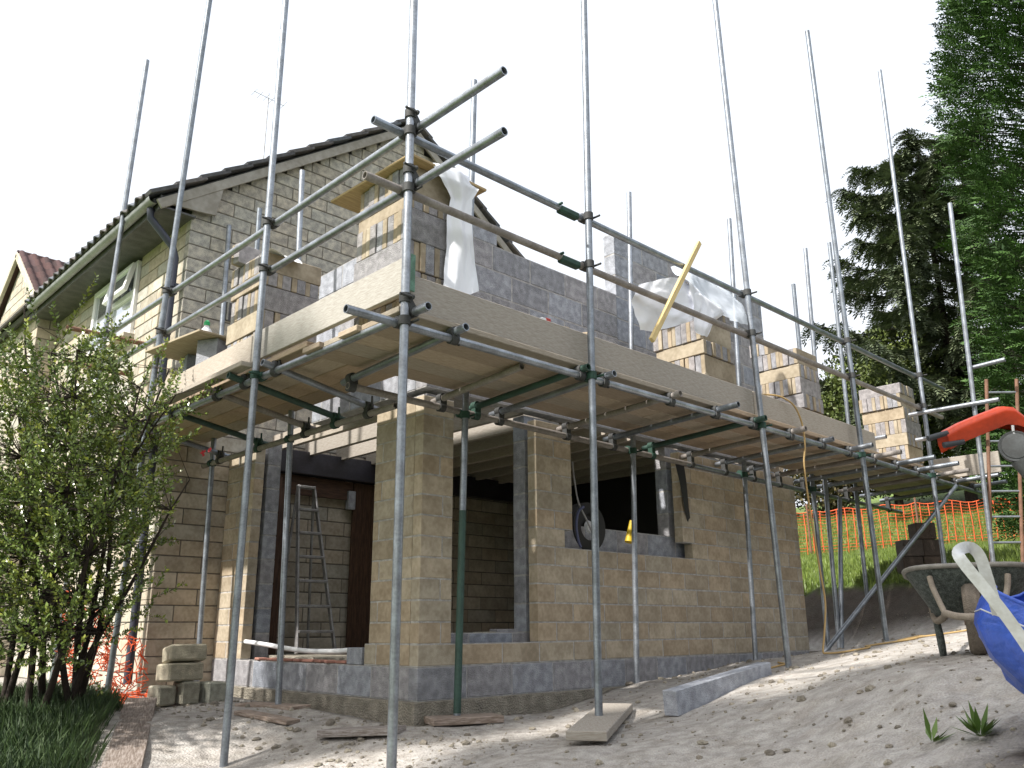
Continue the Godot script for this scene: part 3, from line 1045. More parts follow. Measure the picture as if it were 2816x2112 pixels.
	# sleeve couplers on the guard rails by the second post
	for y in [3.125, 2.742]:
		var mb := MB.new()
		mb.cbox(T(Vector3(0.33, y - 0.012, 1.2)), Vector3(0.2, 0.056, 0.062), 0.014)
		mb.bar(Vector3(0.22, y + 0.01, 1.16), Vector3(0.22, y + 0.01, 1.25), 0.01, 0.01, 6)
		put("sleeve_coupler", mb, M.coupler_green, SC)
	# deck boards
	for i in 5:
		var z := 0.245 + i * 0.212
		var cut := [2.15, 2.35, 1.9, 2.5, 2.2][i] as float
		var cut2 := [5.3, 5.0, 5.45, 5.2, 5.35][i] as float
		var y := 2.003
		plank("deck_board", Vector3(-1.12 + 0.03 * (i % 2), y, z), Vector3(cut, y, z), 0.205, 0.038, M.board[(i * 2) % 6], SC)
		plank("deck_board", Vector3(cut + 0.012, y, z), Vector3(cut2, y, z), 0.205, 0.038, M.board[(i * 2 + 1) % 6], SC)
		plank("deck_board", Vector3(cut2 + 0.012, y, z), Vector3(8.3 - 0.1 * (i % 3), y, z), 0.205, 0.038, M.board[(i + 3) % 6], SC)
	for i in 4:
		var x := -0.345 - i * 0.212
		var cut := [-2.1, -1.8, -2.3, -1.95][i] as float
		var y := 2.066
		plank("deck_board", Vector3(x, y, 0.13), Vector3(x, y, cut), 0.205, 0.038, M.board[(i * 2 + 1) % 6], SC)
		plank("deck_board", Vector3(x, y, cut - 0.012), Vector3(x, y, -4.4), 0.205, 0.038, M.board[(i + 2) % 6], SC)
	# toe boards on edge
	plank("toe_board", Vector3(-1.07, 2.138, 1.150), Vector3(2.72, 2.138, 1.150), 0.038, 0.228, M.board_pale[0], SC)
	plank("toe_board", Vector3(2.73, 2.135, 1.150), Vector3(5.15, 2.125, 1.150), 0.038, 0.226, M.board_pale[1], SC)
	plank("toe_board", Vector3(-1.115, 2.245, 1.20), Vector3(-1.115, 2.245, -0.70), 0.038, 0.226, M.board_pale[2], SC).position += Vector3(0.075, 0, 0)
	plank("toe_board", Vector3(-1.045, 2.23, -0.705), Vector3(-1.045, 2.20, -4.2), 0.038, 0.23, M.board_pale[3], SC)
	block("board_end_band", T(Vector3(-1.04, 2.245, 1.203)), Vector3(0.044, 0.232, 0.012), M.green_edge, SC, 0.002)
	# deck edge board that runs past the second left post
	plank("deck_board", Vector3(-1.16, 2.066, -0.55), Vector3(-1.16, 2.066, -4.3), 0.09, 0.038, M.board_pale[1], SC)
	# toe board closing the ladder bay
	plank("toe_board", Vector3(7.6, 2.18, 0.80), Vector3(7.6, 2.18, 1.62), 0.038, 0.26, M.board_pale[0], SC)

# ---------------------------------------------------------------- blocks stacked on the deck
var fb_cache := {}

# facing block: grey body with a cream face on one long side
func facing_block(called: String, x: Transform3D, s: Vector3, face: float, label: String, group: String) -> MeshInstance3D:
	var k := [snappedf(s.x, 0.002), snappedf(s.y, 0.002), snappedf(s.z, 0.002), face]
	if not fb_cache.has(k):
		var w := s.z * absf(face)
		var sg := signf(face)
		var a := MB.new()
		a.cbox(T(Vector3(0, 0, -sg * w * 0.5)), Vector3(s.x, s.y, s.z - w), 0.004)
		var m := a.mesh(null)
		var b := MB.new()
		b.cbox(T(Vector3(0, 0, sg * (s.z - w) * 0.5)), Vector3(s.x, s.y - 0.002, w), 0.004)
		b.mesh(null, m)
		fb_cache[k] = m
	var o := MeshInstance3D.new()
	o.name = numbered(called)
	o.mesh = fb_cache[k]
	o.set_surface_override_material(0, pick(M.grey_face))
	o.set_surface_override_material(1, pick(M.cream_pale))
	add_child(o)
	o.transform = x
	tag(o, label, "block", group)
	return o

func stack(x0: float, z1: float, wx: float, wz: float, y0: float, layers: Array, where: String, group: String) -> float:
	var y := y0
	for li in layers.size():
		var l: Array = layers[li]
		var lay: String = "top" if li == layers.size() - 1 else ["lowest", "second", "third", "fourth", "fifth", "sixth"][li]
		var h: float = l[1]
		var jx := rng.randf_range(-0.012, 0.012)
		var jz := rng.randf_range(-0.012, 0.012)
		if l[0] == "E":
			var n := 5
			var w := wz / n
			for i in n:
				var yaw := rng.randf_range(-0.012, 0.012)
				var label: String = ["rightmost", "second from right", "middle", "second from left", "leftmost"][i] + " block end in the " + lay + " layer of the " + where
				facing_block("facing_block", T(Vector3(x0 + wx * 0.5 + jx + rng.randf_range(-0.008, 0.008), y + h * 0.5, z1 - w * (i + 0.5) + jz), Basis(Vector3.UP, yaw)), Vector3(wx, h - 0.003, w - 0.005), (0.42 if (i + li) % 3 != 0 else -0.40), label, group)
		else:
			var n := 4
			var w := wx / n
			for i in n:
				var yaw := rng.randf_range(-0.012, 0.012)
				var label: String = ["front", "second", "third", "rear"][i] + " long block in the " + lay + " layer of the " + where
				var f := 0.38 if (i > 0 or l[0] == "S") else -0.38
				# local z (cream side) turned towards -x
				facing_block("facing_block", T(Vector3(x0 + w * (i + 0.5) + jx, y + h * 0.5, z1 - wz * 0.5 + jz + rng.randf_range(-0.008, 0.008)), Basis(Vector3.UP, -PI / 2 + yaw)), Vector3(wz, h - 0.003, w - 0.005), f, label, group)
		y += h
	return y

func slab(c: Vector3, s: Vector3, b := 0.004) -> MB:
	var m := MB.new()
	m.cbox(T(c), s, b)
	return m

func frame_mb(x: float, z0: float, z1: float, y0: float, y1: float, w: float, d: float) -> MB:
	var m := MB.new()
	var zm := (z0 + z1) * 0.5
	var ym := (y0 + y1) * 0.5
	m.cbox(T(Vector3(x, y0 + w * 0.5, zm)), Vector3(d, w, absf(z1 - z0)), 0.006)
	m.cbox(T(Vector3(x, y1 - w * 0.5, zm)), Vector3(d, w, absf(z1 - z0)), 0.006)
	m.cbox(T(Vector3(x, ym, z0 - w * 0.5)), Vector3(d - 0.004, y1 - y0 - 2 * w, w), 0.006)
	m.cbox(T(Vector3(x, ym, z1 + w * 0.5)), Vector3(d - 0.004, y1 - y0 - 2 * w, w), 0.006)
	return m

# sheet of cloth or film through rows of points, doubled to give it thickness, with folds along the given direction
func drape(rows: Array, cols: int, fold: Vector3, amp: float, freq: float, seed_: int, steps := 5) -> MB:
	var f := noise(seed_, 1.0, 3)
	var g := []
	for i in (rows.size() - 1) * steps + 1:
		var r := float(i) / steps
		var k := mini(int(r), rows.size() - 2)
		var t := r - k
		var row := []
		for j in cols + 1:
			var s := float(j) / cols
			var a: Vector3 = _along_row(rows[k], s)
			var b: Vector3 = _along_row(rows[k + 1], s)
			var p := a.lerp(b, t)
			p += fold * (amp * (sin(s * freq + r * 0.7) * 0.6 + f.get_noise_2d(s * 2.2, r * 0.5) * 1.5))
			row.append(p)
		g.append(row)
	var m := MB.new()
	m.sheet(g)
	return m

func _along_row(row: Array, s: float) -> Vector3:
	var q := s * (row.size() - 1)
	var k := mini(int(q), row.size() - 2)
	return row[k].lerp(row[k + 1], q - k)

func build_deck_things() -> void:
	var g := "facing blocks stacked on the scaffold"
	var la := "corner stack under the plywood"
	var ta := stack(-0.93, 1.0, 0.46, 0.56, 2.022, [["E", 0.18], ["S", 0.18], ["G", 0.2], ["E", 0.215], ["S", 0.09], ["E", 0.215]], la, g + " at the corner")
	var lb := "stack behind the left rails"
	var tb := stack(-0.95, -0.83, 0.5, 0.55, 2.085, [["S", 0.17], ["E", 0.2], ["S", 0.17], ["E", 0.2], ["S", 0.12], ["E", 0.16]], lb, g + " on the left")
	var lc := "stack under white plastic"
	var tc := stack(2.25, 1.0, 0.5, 0.51, 2.022, [["E", 0.17], ["S", 0.15], ["E", 0.19], ["S", 0.13], ["E", 0.19], ["S", 0.13]], lc, g + " under the plastic")
	var ld := "tall stack beside the plastic"
	var td := stack(3.94, 1.0, 0.42, 0.48, 2.022, [["G", 0.16], ["E", 0.16], ["G", 0.15], ["E", 0.17], ["S", 0.14], ["E", 0.17]], ld, g + " right of the plastic")
	for i in 2:
		facing_block("facing_block", T(Vector3(4.15, td + 0.07, 0.62 - i * 0.11), Basis(Vector3.UP, 0.06)), Vector3(0.42, 0.14, 0.1), 0.4, ["near", "far"][i] + " cream block laid loose on top of the tall stack", "two blocks on top of the tall stack")
	var le := "farthest stack by the ladder"
	stack(6.44, 1.0, 0.44, 0.51, 2.022, [["S", 0.13], ["E", 0.17], ["S", 0.15], ["E", 0.17], ["S", 0.15], ["E", 0.17], ["G", 0.13]], le, g + " at the far end")
	# loose grey block leaning on the left stack
	facing_block("facing_block", T(Vector3(-0.80, tb + 0.085, -1.25), Basis(Vector3(0, 0, 1), 0.0) * Basis(Vector3.UP, 0.15)), Vector3(0.44, 0.17, 0.1), -0.3, "single grey block set on top of the left stack", "")
	# plywood on the corner stack
	var p := block("plywood_board", T(Vector3(-0.66, ta + 0.011, 0.62), Basis(Vector3.UP, 0.03)), Vector3(0.66, 0.018, 0.88), M.ply, null, 0.002)
	tag(p, "thin plywood board lying on top of the corner block stack", "board")
	# film hanging from the corner stack
	var rows := [
		[Vector3(-0.84, ta + 0.03, 0.86), Vector3(-0.60, ta + 0.06, 0.93), Vector3(-0.40, ta + 0.04, 0.86)],
		[Vector3(-0.80, ta + 0.025, 1.05), Vector3(-0.60, ta + 0.05, 1.09), Vector3(-0.37, ta + 0.03, 1.02)],
		[Vector3(-0.74, 3.03, 1.08), Vector3(-0.58, 3.04, 1.10), Vector3(-0.40, 3.08, 1.06)],
		[Vector3(-0.63, 2.94, 1.04), Vector3(-0.56, 2.94, 1.06), Vector3(-0.46, 2.98, 1.06)],
		[Vector3(-0.655, 2.80, 1.035), Vector3(-0.56, 2.82, 1.07), Vector3(-0.455, 2.86, 1.05)],
		[Vector3(-0.64, 2.60, 1.035), Vector3(-0.53, 2.62, 1.07), Vector3(-0.425, 2.66, 1.04)],
		[Vector3(-0.665, 2.40, 1.035), Vector3(-0.53, 2.42, 1.06), Vector3(-0.40, 2.46, 1.05)],
		[Vector3(-0.67, 2.28, 1.04), Vector3(-0.53, 2.27, 1.07), Vector3(-0.395, 2.35, 1.06)]]
	tag(put("plastic_sheet", drape(rows, 22, Vector3(0, 0.1, 1), 0.009, 11.0, 51), M.plastic), "white plastic strip hanging from the corner block stack", "plastic sheet")
	# film thrown over the third stack
	var sh := thing("plastic_sheet", "large white plastic sheet draped over the middle block stack", "plastic sheet", Vector3(2.4, 2.02, 0.9))
	rows = [
		[Vector3(1.26, 2.86, 1.10), Vector3(1.62, 3.02, 1.06), Vector3(1.95, 3.14, 1.04), Vector3(2.2, 3.10, 1.02)],
		[Vector3(1.10, 2.66, 1.12), Vector3(1.55, 2.86, 1.09), Vector3(1.92, 2.98, 1.07), Vector3(2.2, 3.02, 1.05)],
		[Vector3(1.15, 2.55, 1.12), Vector3(1.50, 2.66, 1.10), Vector3(1.86, 2.80, 1.08), Vector3(2.17, 2.88, 1.05)],
		[Vector3(1.22, 2.46, 1.11), Vector3(1.44, 2.52, 1.10), Vector3(1.73, 2.62, 1.08), Vector3(2.12, 2.80, 1.05)]]
	put("loose_flap", drape(rows, 26, Vector3(-0.3, 0.2, 1), 0.02, 7.0, 52, 7), M.plastic, sh)
	rows = [
		[Vector3(1.95, 3.12, 0.62), Vector3(2.25, 3.10, 0.55), Vector3(2.55, 3.12, 0.5), Vector3(2.8, 3.08, 0.5)],
		[Vector3(1.98, 3.16, 0.95), Vector3(2.25, 3.12, 0.9), Vector3(2.55, 3.06, 0.86), Vector3(2.82, 3.04, 0.8)],
		[Vector3(2.0, 3.10, 1.06), Vector3(2.2, 3.06, 1.06), Vector3(2.42, 3.00, 1.05), Vector3(2.6, 2.98, 1.04)],
		[Vector3(2.02, 2.90, 1.07), Vector3(2.16, 2.86, 1.08), Vector3(2.30, 2.84, 1.07), Vector3(2.40, 2.86, 1.05)],
		[Vector3(2.04, 2.70, 1.06), Vector3(2.11, 2.64, 1.08), Vector3(2.20, 2.65, 1.07), Vector3(2.27, 2.68, 1.05)]]
	put("fold", drape(rows, 20, Vector3(-0.2, 0.3, 1), 0.015, 9.0, 53, 6), M.plastic, sh)
	rows = [
		[Vector3(2.42, 3.52, 0.60), Vector3(2.72, 3.66, 0.62), Vector3(3.02, 3.62, 0.6)],
		[Vector3(2.40, 3.36, 0.72), Vector3(2.75, 3.46, 0.75), Vector3(3.25, 3.48, 0.72)],
		[Vector3(2.44, 3.22, 0.80), Vector3(2.86, 3.22, 0.82), Vector3(3.40, 3.32, 0.78)],
		[Vector3(2.50, 3.10, 0.86), Vector3(2.94, 3.02, 0.88), Vector3(3.42, 3.08, 0.82)]]
	put("thin_flap", drape(rows, 22, Vector3(0.2, 0.3, 1), 0.035, 8.0, 54, 7), M.plastic_clear, sh)
	# yellow batten leaning on the rails
	var bt := block("timber_batten", T(Vector3(1.535, 2.852, 1.262), along(Vector3(0.811, 1.075, -0.05), Vector3(0, 0, 1))), Vector3(1.35, 0.03, 0.045), M.batten, null, 0.003)
	tag(bt, "yellow timber batten leaning against the guard rails by the plastic sheet", "batten")
	# paper on the left stack
	rows = [
		[Vector3(-0.93, tb + 0.008, -1.02), Vector3(-0.80, tb + 0.012, -1.03), Vector3(-0.66, tb + 0.008, -1.0)],
		[Vector3(-0.94, tb + 0.03, -0.86), Vector3(-0.80, tb + 0.014, -0.84), Vector3(-0.65, tb + 0.02, -0.84)],
		[Vector3(-0.95, tb - 0.02, -0.74), Vector3(-0.81, tb - 0.04, -0.74), Vector3(-0.66, tb - 0.05, -0.76)]]
	tag(put("paper_sheet", drape(rows, 12, Vector3(0, 1, 0), 0.01, 5.0, 55), M.paper), "white paper sheet lying on the left block stack", "paper")
	# spot board on two blocks with a bottle
	var s1 := block("concrete_block", T(Vector3(-0.86, 2.33, -1.72), Basis(Vector3.UP, 0.5)), Vector3(0.30, 0.485, 0.2), M.grey[4])
	tag(s1, "upright grey block under the near side of the mortar board", "block")
	var s2 := block("concrete_block", T(Vector3(-0.82, 2.33, -2.22), Basis(Vector3.UP, -0.2)), Vector3(0.22, 0.485, 0.2), M.grey[2])
	tag(s2, "upright grey block under the far side of the mortar board", "block")
	var sb := block("mortar_board", T(Vector3(-0.84, 2.585, -1.98), Basis(Vector3.UP, 0.12)), Vector3(0.68, 0.02, 0.86), M.ply_dull, null, 0.003)
	tag(sb, "square plywood mortar board standing on two blocks on the left deck", "board")
	var bo := thing("bottle", "small green and clear plastic bottle on the mortar board", "bottle", Vector3(-0.98, 2.596, -1.72))
	var lb_ := MB.new()
	lb_.lathe(T(Vector3(-0.98, 2.596, -1.72)), [Vector2(0, 0), Vector2(0.05, 0.002), Vector2(0.052, 0.04), Vector2(0.045, 0.07), Vector2(0.022, 0.10), Vector2(0.02, 0.115), Vector2(0, 0.115)], 16)
	put("body", lb_, M.plastic, bo)
	var cap := MB.new()
	cap.lathe(T(Vector3(-0.98, 2.711, -1.72)), [Vector2(0.024, 0), Vector2(0.024, 0.03), Vector2(0.012, 0.045), Vector2(0, 0.045)], 14)
	put("cap", cap, M.green_plastic, bo)
	# small things along the right toe board
	var o1 := block("block_offcut", T(Vector3(0.66, 2.295, 1.06), Basis(Vector3.UP, 0.4)), Vector3(0.09, 0.055, 0.08), M.cream_pale[1])
	o1.position.y = 2.022 + 0.145
	o1.mesh = boxmesh(Vector3(0.09, 0.29, 0.08), 0.006)
	tag(o1, "cream block offcut showing above the toe board by the second post", "offcut")
	var o2 := block("block_offcut", T(Vector3(0.40, 2.022 + 0.142, 1.04), Basis(Vector3.UP, -0.3)), Vector3(0.12, 0.284, 0.07), M.cream_pale[0], null, 0.01)
	tag(o2, "longer cream offcut left of the second post behind the toe board", "offcut")
	var o3 := thing("block_offcut", "grey offcut with red paint behind the toe board", "offcut", Vector3(0.20, 2.022, 1.06))
	put("body", slab(Vector3(0.18, 2.165, 1.06), Vector3(0.05, 0.286, 0.07), 0.008), M.paint_white, o3)
	put("red_side", slab(Vector3(0.23, 2.17, 1.055), Vector3(0.05, 0.296, 0.07), 0.008), M.red, o3)
	var o4 := block("block_offcut", T(Vector3(2.12, 2.022 + 0.14, 1.08), Basis(Vector3.UP, 0.2)), Vector3(0.07, 0.28, 0.06), M.cream_pale[2], null, 0.008)
	tag(o4, "cream offcut standing in front of the plastic draped stack", "offcut")
	var o5 := block("block_offcut", T(Vector3(3.1, 2.022 + 0.15, 0.98), Basis(Vector3.UP, 0.6)), Vector3(0.13, 0.3, 0.1), M.steel_rust, null, 0.02)
	tag(o5, "brown lump of waste on the deck between two block stacks", "offcut")
	# cable from the deck to the ground and along it
	var cb := MB.new()
	var cp := [Vector3(2.98, 2.28, 1.08), Vector3(3.10, 2.285, 1.14), Vector3(3.20, 2.27, 1.19), Vector3(3.32, 2.20, 1.235), Vector3(3.40, 2.05, 1.25), Vector3(3.40, 1.85, 1.26), Vector3(3.36, 1.65, 1.25), Vector3(3.40, 1.30, 1.24), Vector3(3.46, 1.0, 1.23), Vector3(3.52, 0.7, 1.22), Vector3(3.55, 0.45, 1.22), Vector3(3.47, 0.18, 1.22), Vector3(3.40, 0.05, 1.23)]
	var gx := 3.42
	cp.append(Vector3(gx, ground_h(gx, 1.25) + 0.02, 1.25))
	for i in 26:
		var x := 3.5 + i * 0.1 * (1.0 if i < 14 else 0.6)
		var z := 1.32 + 0.12 * sin(i * 0.8) + 0.02 * i
		cp.append(Vector3(x, ground_h(x, z) + 0.012, z))
	cb.sweep(_smooth(cp), 0.0085, 7)
	tag(put("extension_cable", cb, M.cord), "yellow extension cable hanging from the deck and trailing over the earth", "cable")
	var c2 := MB.new()
	cp = []
	for i in 16:
		var x := 2.45 + i * 0.05
		var z := 1.0 + 0.1 * sin(i * 0.7)
		cp.append(Vector3(x, ground_h(x, z) + 0.012, z))
	c2.sweep(_smooth(cp), 0.008, 7)
	tag(put("cable_end", c2, M.cord), "short loop of yellow cable on the earth by the third post", "cable")

func _smooth(p: Array) -> Array:
	var r := []
	for i in p.size() - 1:
		var a: Vector3 = p[maxi(i - 1, 0)]
		var b: Vector3 = p[i]
		var c: Vector3 = p[i + 1]
		var d: Vector3 = p[mini(i + 2, p.size() - 1)]
		for k in 4:
			r.append(b.cubic_interpolate(c, a, d, k / 4.0))
	r.append(p[p.size() - 1])
	return r

func build_room_things() -> void:
	# lamp hanging in the second opening
	var l := thing("inspection_lamp", "yellow hand lamp hanging by its cord in front of the dark opening", "lamp", Vector3(2.25, 0.98, 0.1))
	var c := MB.new()
	c.sweep(_smooth([Vector3(2.345, 1.86, 0.1), Vector3(2.345, 1.7, 0.1), Vector3(2.33, 1.4, 0.1), Vector3(2.325, 1.25, 0.1), Vector3(2.30, 1.17, 0.1)]), 0.008, 6)
	put("cord", c, M.cord, l)
	var b := MB.new()
	var d := Vector3(-0.3, -1, 0).normalized()
	b.bar(Vector3(2.30, 1.175, 0.1), Vector3(2.30, 1.175, 0.1) + d * 0.10, 0.022, 0.03, 12)
	b.bar(Vector3(2.30, 1.175, 0.1) + d * 0.10, Vector3(2.30, 1.175, 0.1) + d * 0.2, 0.03, 0.038, 12)
	put("body", b, M.lamp_yellow, l)
	# black drum, hose and stick on the sill
	var dr := thing("cable_drum", "black round drum standing in the dark window opening", "drum", Vector3(2.02, 0.9, -0.2))
	var db := MB.new()
	var bas := Basis(Vector3.RIGHT, PI / 2)
	db.lathe(T(Vector3(2.0, 1.12, -0.2), bas), [Vector2(0, -0.06), Vector2(0.215, -0.06), Vector2(0.22, -0.05), Vector2(0.22, 0.05), Vector2(0.215, 0.06), Vector2(0.12, 0.062), Vector2(0.11, 0.03), Vector2(0.0, 0.03)], 28)
	put("rim", db, M.black, dr)
	var dh := MB.new()
	dh.lathe(T(Vector3(2.0, 1.12, -0.155), bas), [Vector2(0, 0.03), Vector2(0.045, 0.028), Vector2(0.06, 0.0)], 16)
	put("hub", dh, M.strap, dr)
	var ho := MB.new()
	ho.sweep(_smooth([Vector3(1.70, 1.66, -0.06), Vector3(1.72, 1.45, -0.05), Vector3(1.76, 1.30, -0.05), Vector3(1.86, 1.16, -0.05), Vector3(1.93, 1.05, -0.05), Vector3(1.96, 0.96, -0.05), Vector3(1.97, 0.915, -0.05)]), 0.008, 6)
	tag(put("cord", ho, M.alu), "thin grey cord running down the left side of the dark opening", "cord")
	var ha := MB.new()
	ha.sweep(_smooth([Vector3(1.80, 1.27, -0.03), Vector3(1.73, 1.22, -0.03), Vector3(1.70, 1.1, -0.03), Vector3(1.72, 0.98, -0.03), Vector3(1.75, 0.92, -0.03)]), 0.012, 7)
	tag(put("hose", ha, mat(lin(0.07, 0.08, 0.16), 0.5)), "dark blue hose loop on the window ledge", "hose")
	# white pipe bowed over the low sill of the left opening
	var wp := MB.new()
	wp.sweep(_smooth([Vector3(0.04, 0.155, -2.62), Vector3(0.05, 0.135, -2.3), Vector3(0.05, 0.105, -1.9), Vector3(0.05, 0.085, -1.5), Vector3(0.05, 0.09, -1.1), Vector3(0.05, 0.10, -0.92)]), 0.02, 10)
	tag(put("plastic_pipe", wp, M.paint_white), "white plastic pipe bowed across the low sill of the left opening", "pipe")
	var sl := block("concrete_block", T(Vector3(0.06, 0.06, -0.80)), Vector3(0.1, 0.12, 0.2), M.grey[5])
	tag(sl, "small grey block on the low sill beside the corner pillar", "block")
	var re := MB.new()
	for i in 9:
		re.cbox(T(Vector3(0.05 + rng.randf_range(-0.02, 0.02), 0.012, -1.0 - i * 0.16), Basis(Vector3.UP, rng.randf() * 3.0)), Vector3(0.08, 0.022, 0.12), 0.006)
	var ro := put("mortar_rubble", re, mat(lin(0.36, 0.18, 0.14), 0.95))
	tag(ro, "crumbs of reddish rubble on the low sill", "rubble")
	ro.set_meta("kind", "stuff")
	# step ladder inside the left opening
	var st := thing("step_ladder", "grey aluminium step ladder standing inside the left opening", "ladder", Vector3(0.78, 0.03, -2.72))
	var tl := Vector3(0.62, 1.68, -2.86)
	var tr := Vector3(0.80, 1.68, -2.86)
	var bl := Vector3(0.52, 0.04, -2.52)
	var br := Vector3(0.94, 0.04, -2.52)
	plank("stile", bl, tl, 0.02, 0.05, M.alu, st, Vector3(0, 0, 1))
	plank("stile", br, tr, 0.02, 0.05, M.alu, st, Vector3(0, 0, 1))
	plank("rear_leg", Vector3(0.54, 0.04, -3.0), tl, 0.02, 0.03, M.alu, st, Vector3(0, 0, 1))
	plank("rear_leg", Vector3(0.92, 0.04, -3.0), tr, 0.02, 0.03, M.alu, st, Vector3(0, 0, 1))
	for i in 7:
		var t := 0.12 + i * 0.145
		plank("tread", bl.lerp(tl, t), br.lerp(tr, t), 0.08, 0.025, M.alu, st)
	# planks leaning behind it
	for i in 3:
		var lp := plank("timber_length", Vector3(0.36 + i * 0.05, 0.03, -2.86), Vector3(0.52 + i * 0.03, 1.78 - i * 0.12, -3.06), 0.05, 0.03, M.brown_wood, null, Vector3(0, 0, 1))
		tag(lp, ["left", "middle", "right"][i] + " one of three dark timbers leaning inside the left opening", "timber", "timbers leaning in the left opening")
	# blocks inside the narrow window opening
	for i in 3:
		var q := block("concrete_block", T(Vector3(1.02 - i * 0.2, 0.15 + 0.05 - 0.01 * i, -0.22), Basis(Vector3.UP, 0.2 * i)), Vector3(0.22 - i * 0.04, 0.1 - 0.02 * i, 0.1), M.grey[i + 1] if i != 1 else M.stone[0])
		tag(q, ["grey block lying on the narrow window ledge by its right side", "pale stone lump on the middle of the narrow window ledge", "small grey offcut on the left of the narrow window ledge"][i], "block")

func build_ground_things() -> void:
	# sole boards under the posts
	var s := plank("sole_board", Vector3(-0.10, ground_h(-0.10, 1.62) + 0.05, 1.62), Vector3(1.0, ground_h(1.0, 0.92) + 0.04, 0.92), 0.225, 0.05, M.board_pale[0])
	tag(s, "long timber sole board lying askew under the second outer post", "board")
	s = plank("sole_board", Vector3(0.0, -0.338, 0.13), Vector3(0.46, -0.335, 0.32), 0.225, 0.045, M.board_dirty[1])
	tag(s, "timber sole board under the green post beside the corner pillar", "board")
	s = plank("sole_board", Vector3(-0.50, ground_h(-0.5, -0.2) + 0.028, -0.32), Vector3(-0.32, ground_h(-0.32, 0.2) + 0.028, 0.22), 0.2, 0.045, M.board_dirty[2])
	tag(s, "timber board lying loose at the foot of the corner pillar", "board")
	s = plank("sole_board", Vector3(-0.38, -0.315, -1.72), Vector3(-0.22, -0.315, -1.12), 0.2, 0.04, M.board_dirty[3])
	tag(s, "timber sole board under the inner post in front of the left opening", "board")
	s = plank("sole_board", Vector3(-0.62, ground_h(-0.62, -1.3) + 0.012, -1.3), Vector3(-0.50, ground_h(-0.5, -0.75) + 0.014, -0.75), 0.13, 0.03, M.board_dirty[1])
	tag(s, "thin splintered board on the earth below the left opening", "board")
	# concrete beam on the earth by the right wall
	var a := Vector3(0.72, 0, 1.60)
	var b := Vector3(2.22, 0, 1.36)
	a.y = ground_h(a.x, a.z) + 0.06
	b.y = ground_h(b.x, b.z) + 0.06
	a = Vector3(0.80, -0.20, 1.52)
	b = Vector3(2.12, -0.07, 1.42)
	s = plank("concrete_lintel", a, b, 0.10, 0.15, M.grey[5])
	tag(s, "pale concrete lintel lying on the earth along the right wall", "lintel")
	# plank in the left foreground
	s = plank("scaffold_plank", Vector3(-0.98, -0.27, -2.25), Vector3(-1.75, -0.56, -0.50), 0.225, 0.04, M.board_dirty[0])
	tag(s, "weathered scaffold plank sloping down through the grass in the left foreground", "plank")
	# pile of pale stone blocks by the house corner
	var py := ground_h(-0.6, -2.35) - 0.01
	var L := [
		[Vector3(-0.79, py + 0.075, -2.34), Vector3(0.15, 0.15, 0.2), 0.1, 0.0, "squared pale stone at the left foot of the stone pile"],
		[Vector3(-0.61, py + 0.09, -2.29), Vector3(0.15, 0.18, 0.22), -0.05, 0.0, "squared pale stone at the front of the stone pile"],
		[Vector3(-0.42, py + 0.085, -2.24), Vector3(0.17, 0.17, 0.2), 0.12, 0.0, "squared pale stone at the right foot of the stone pile"],
		[Vector3(-0.66, py + 0.25, -2.33), Vector3(0.30, 0.14, 0.24), 0.06, -0.05, "broken pale stone in the middle of the stone pile"],
		[Vector3(-0.63, py + 0.392, -2.34), Vector3(0.30, 0.13, 0.22), -0.08, -0.16, "tilted pale stone slab on top of the stone pile"]]
	for q in L:
		var o := block("stone_block", T(q[0], Basis(Vector3.UP, q[2]) * Basis(Vector3(1, 0, 0), q[3])), q[1], pick(M.stone), null, 0.014)
		tag(o, q[4], "stone")
	# dark blocks behind the far post on the grass
	var gy := ground_h(7.3, 0.7) - 0.02
	var D := [[0.0, 0.0], [0.25, 0.0], [0.02, 0.205], [0.26, 0.205], [0.2, 0.41]]
	var DL := ["dark block at the left foot of the block pile on the grass", "dark block at the right foot of the block pile on the grass", "dark block in the left middle of the pile on the grass", "dark block in the right middle of the pile on the grass", "dark block on top of the pile on the grass"]
	for i in 5:
		var dd := Vector3(0.69, 0, 0.72)
		var p: Vector3 = Vector3(7.1, gy + 0.10 + D[i][1], 0.58) + dd * D[i][0]
		var o := block("dark_block", T(p, along(dd)), Vector3(0.24, 0.2, 0.24), M.dark_brick[i % 3], null, 0.008)
		tag(o, DL[i], "block")

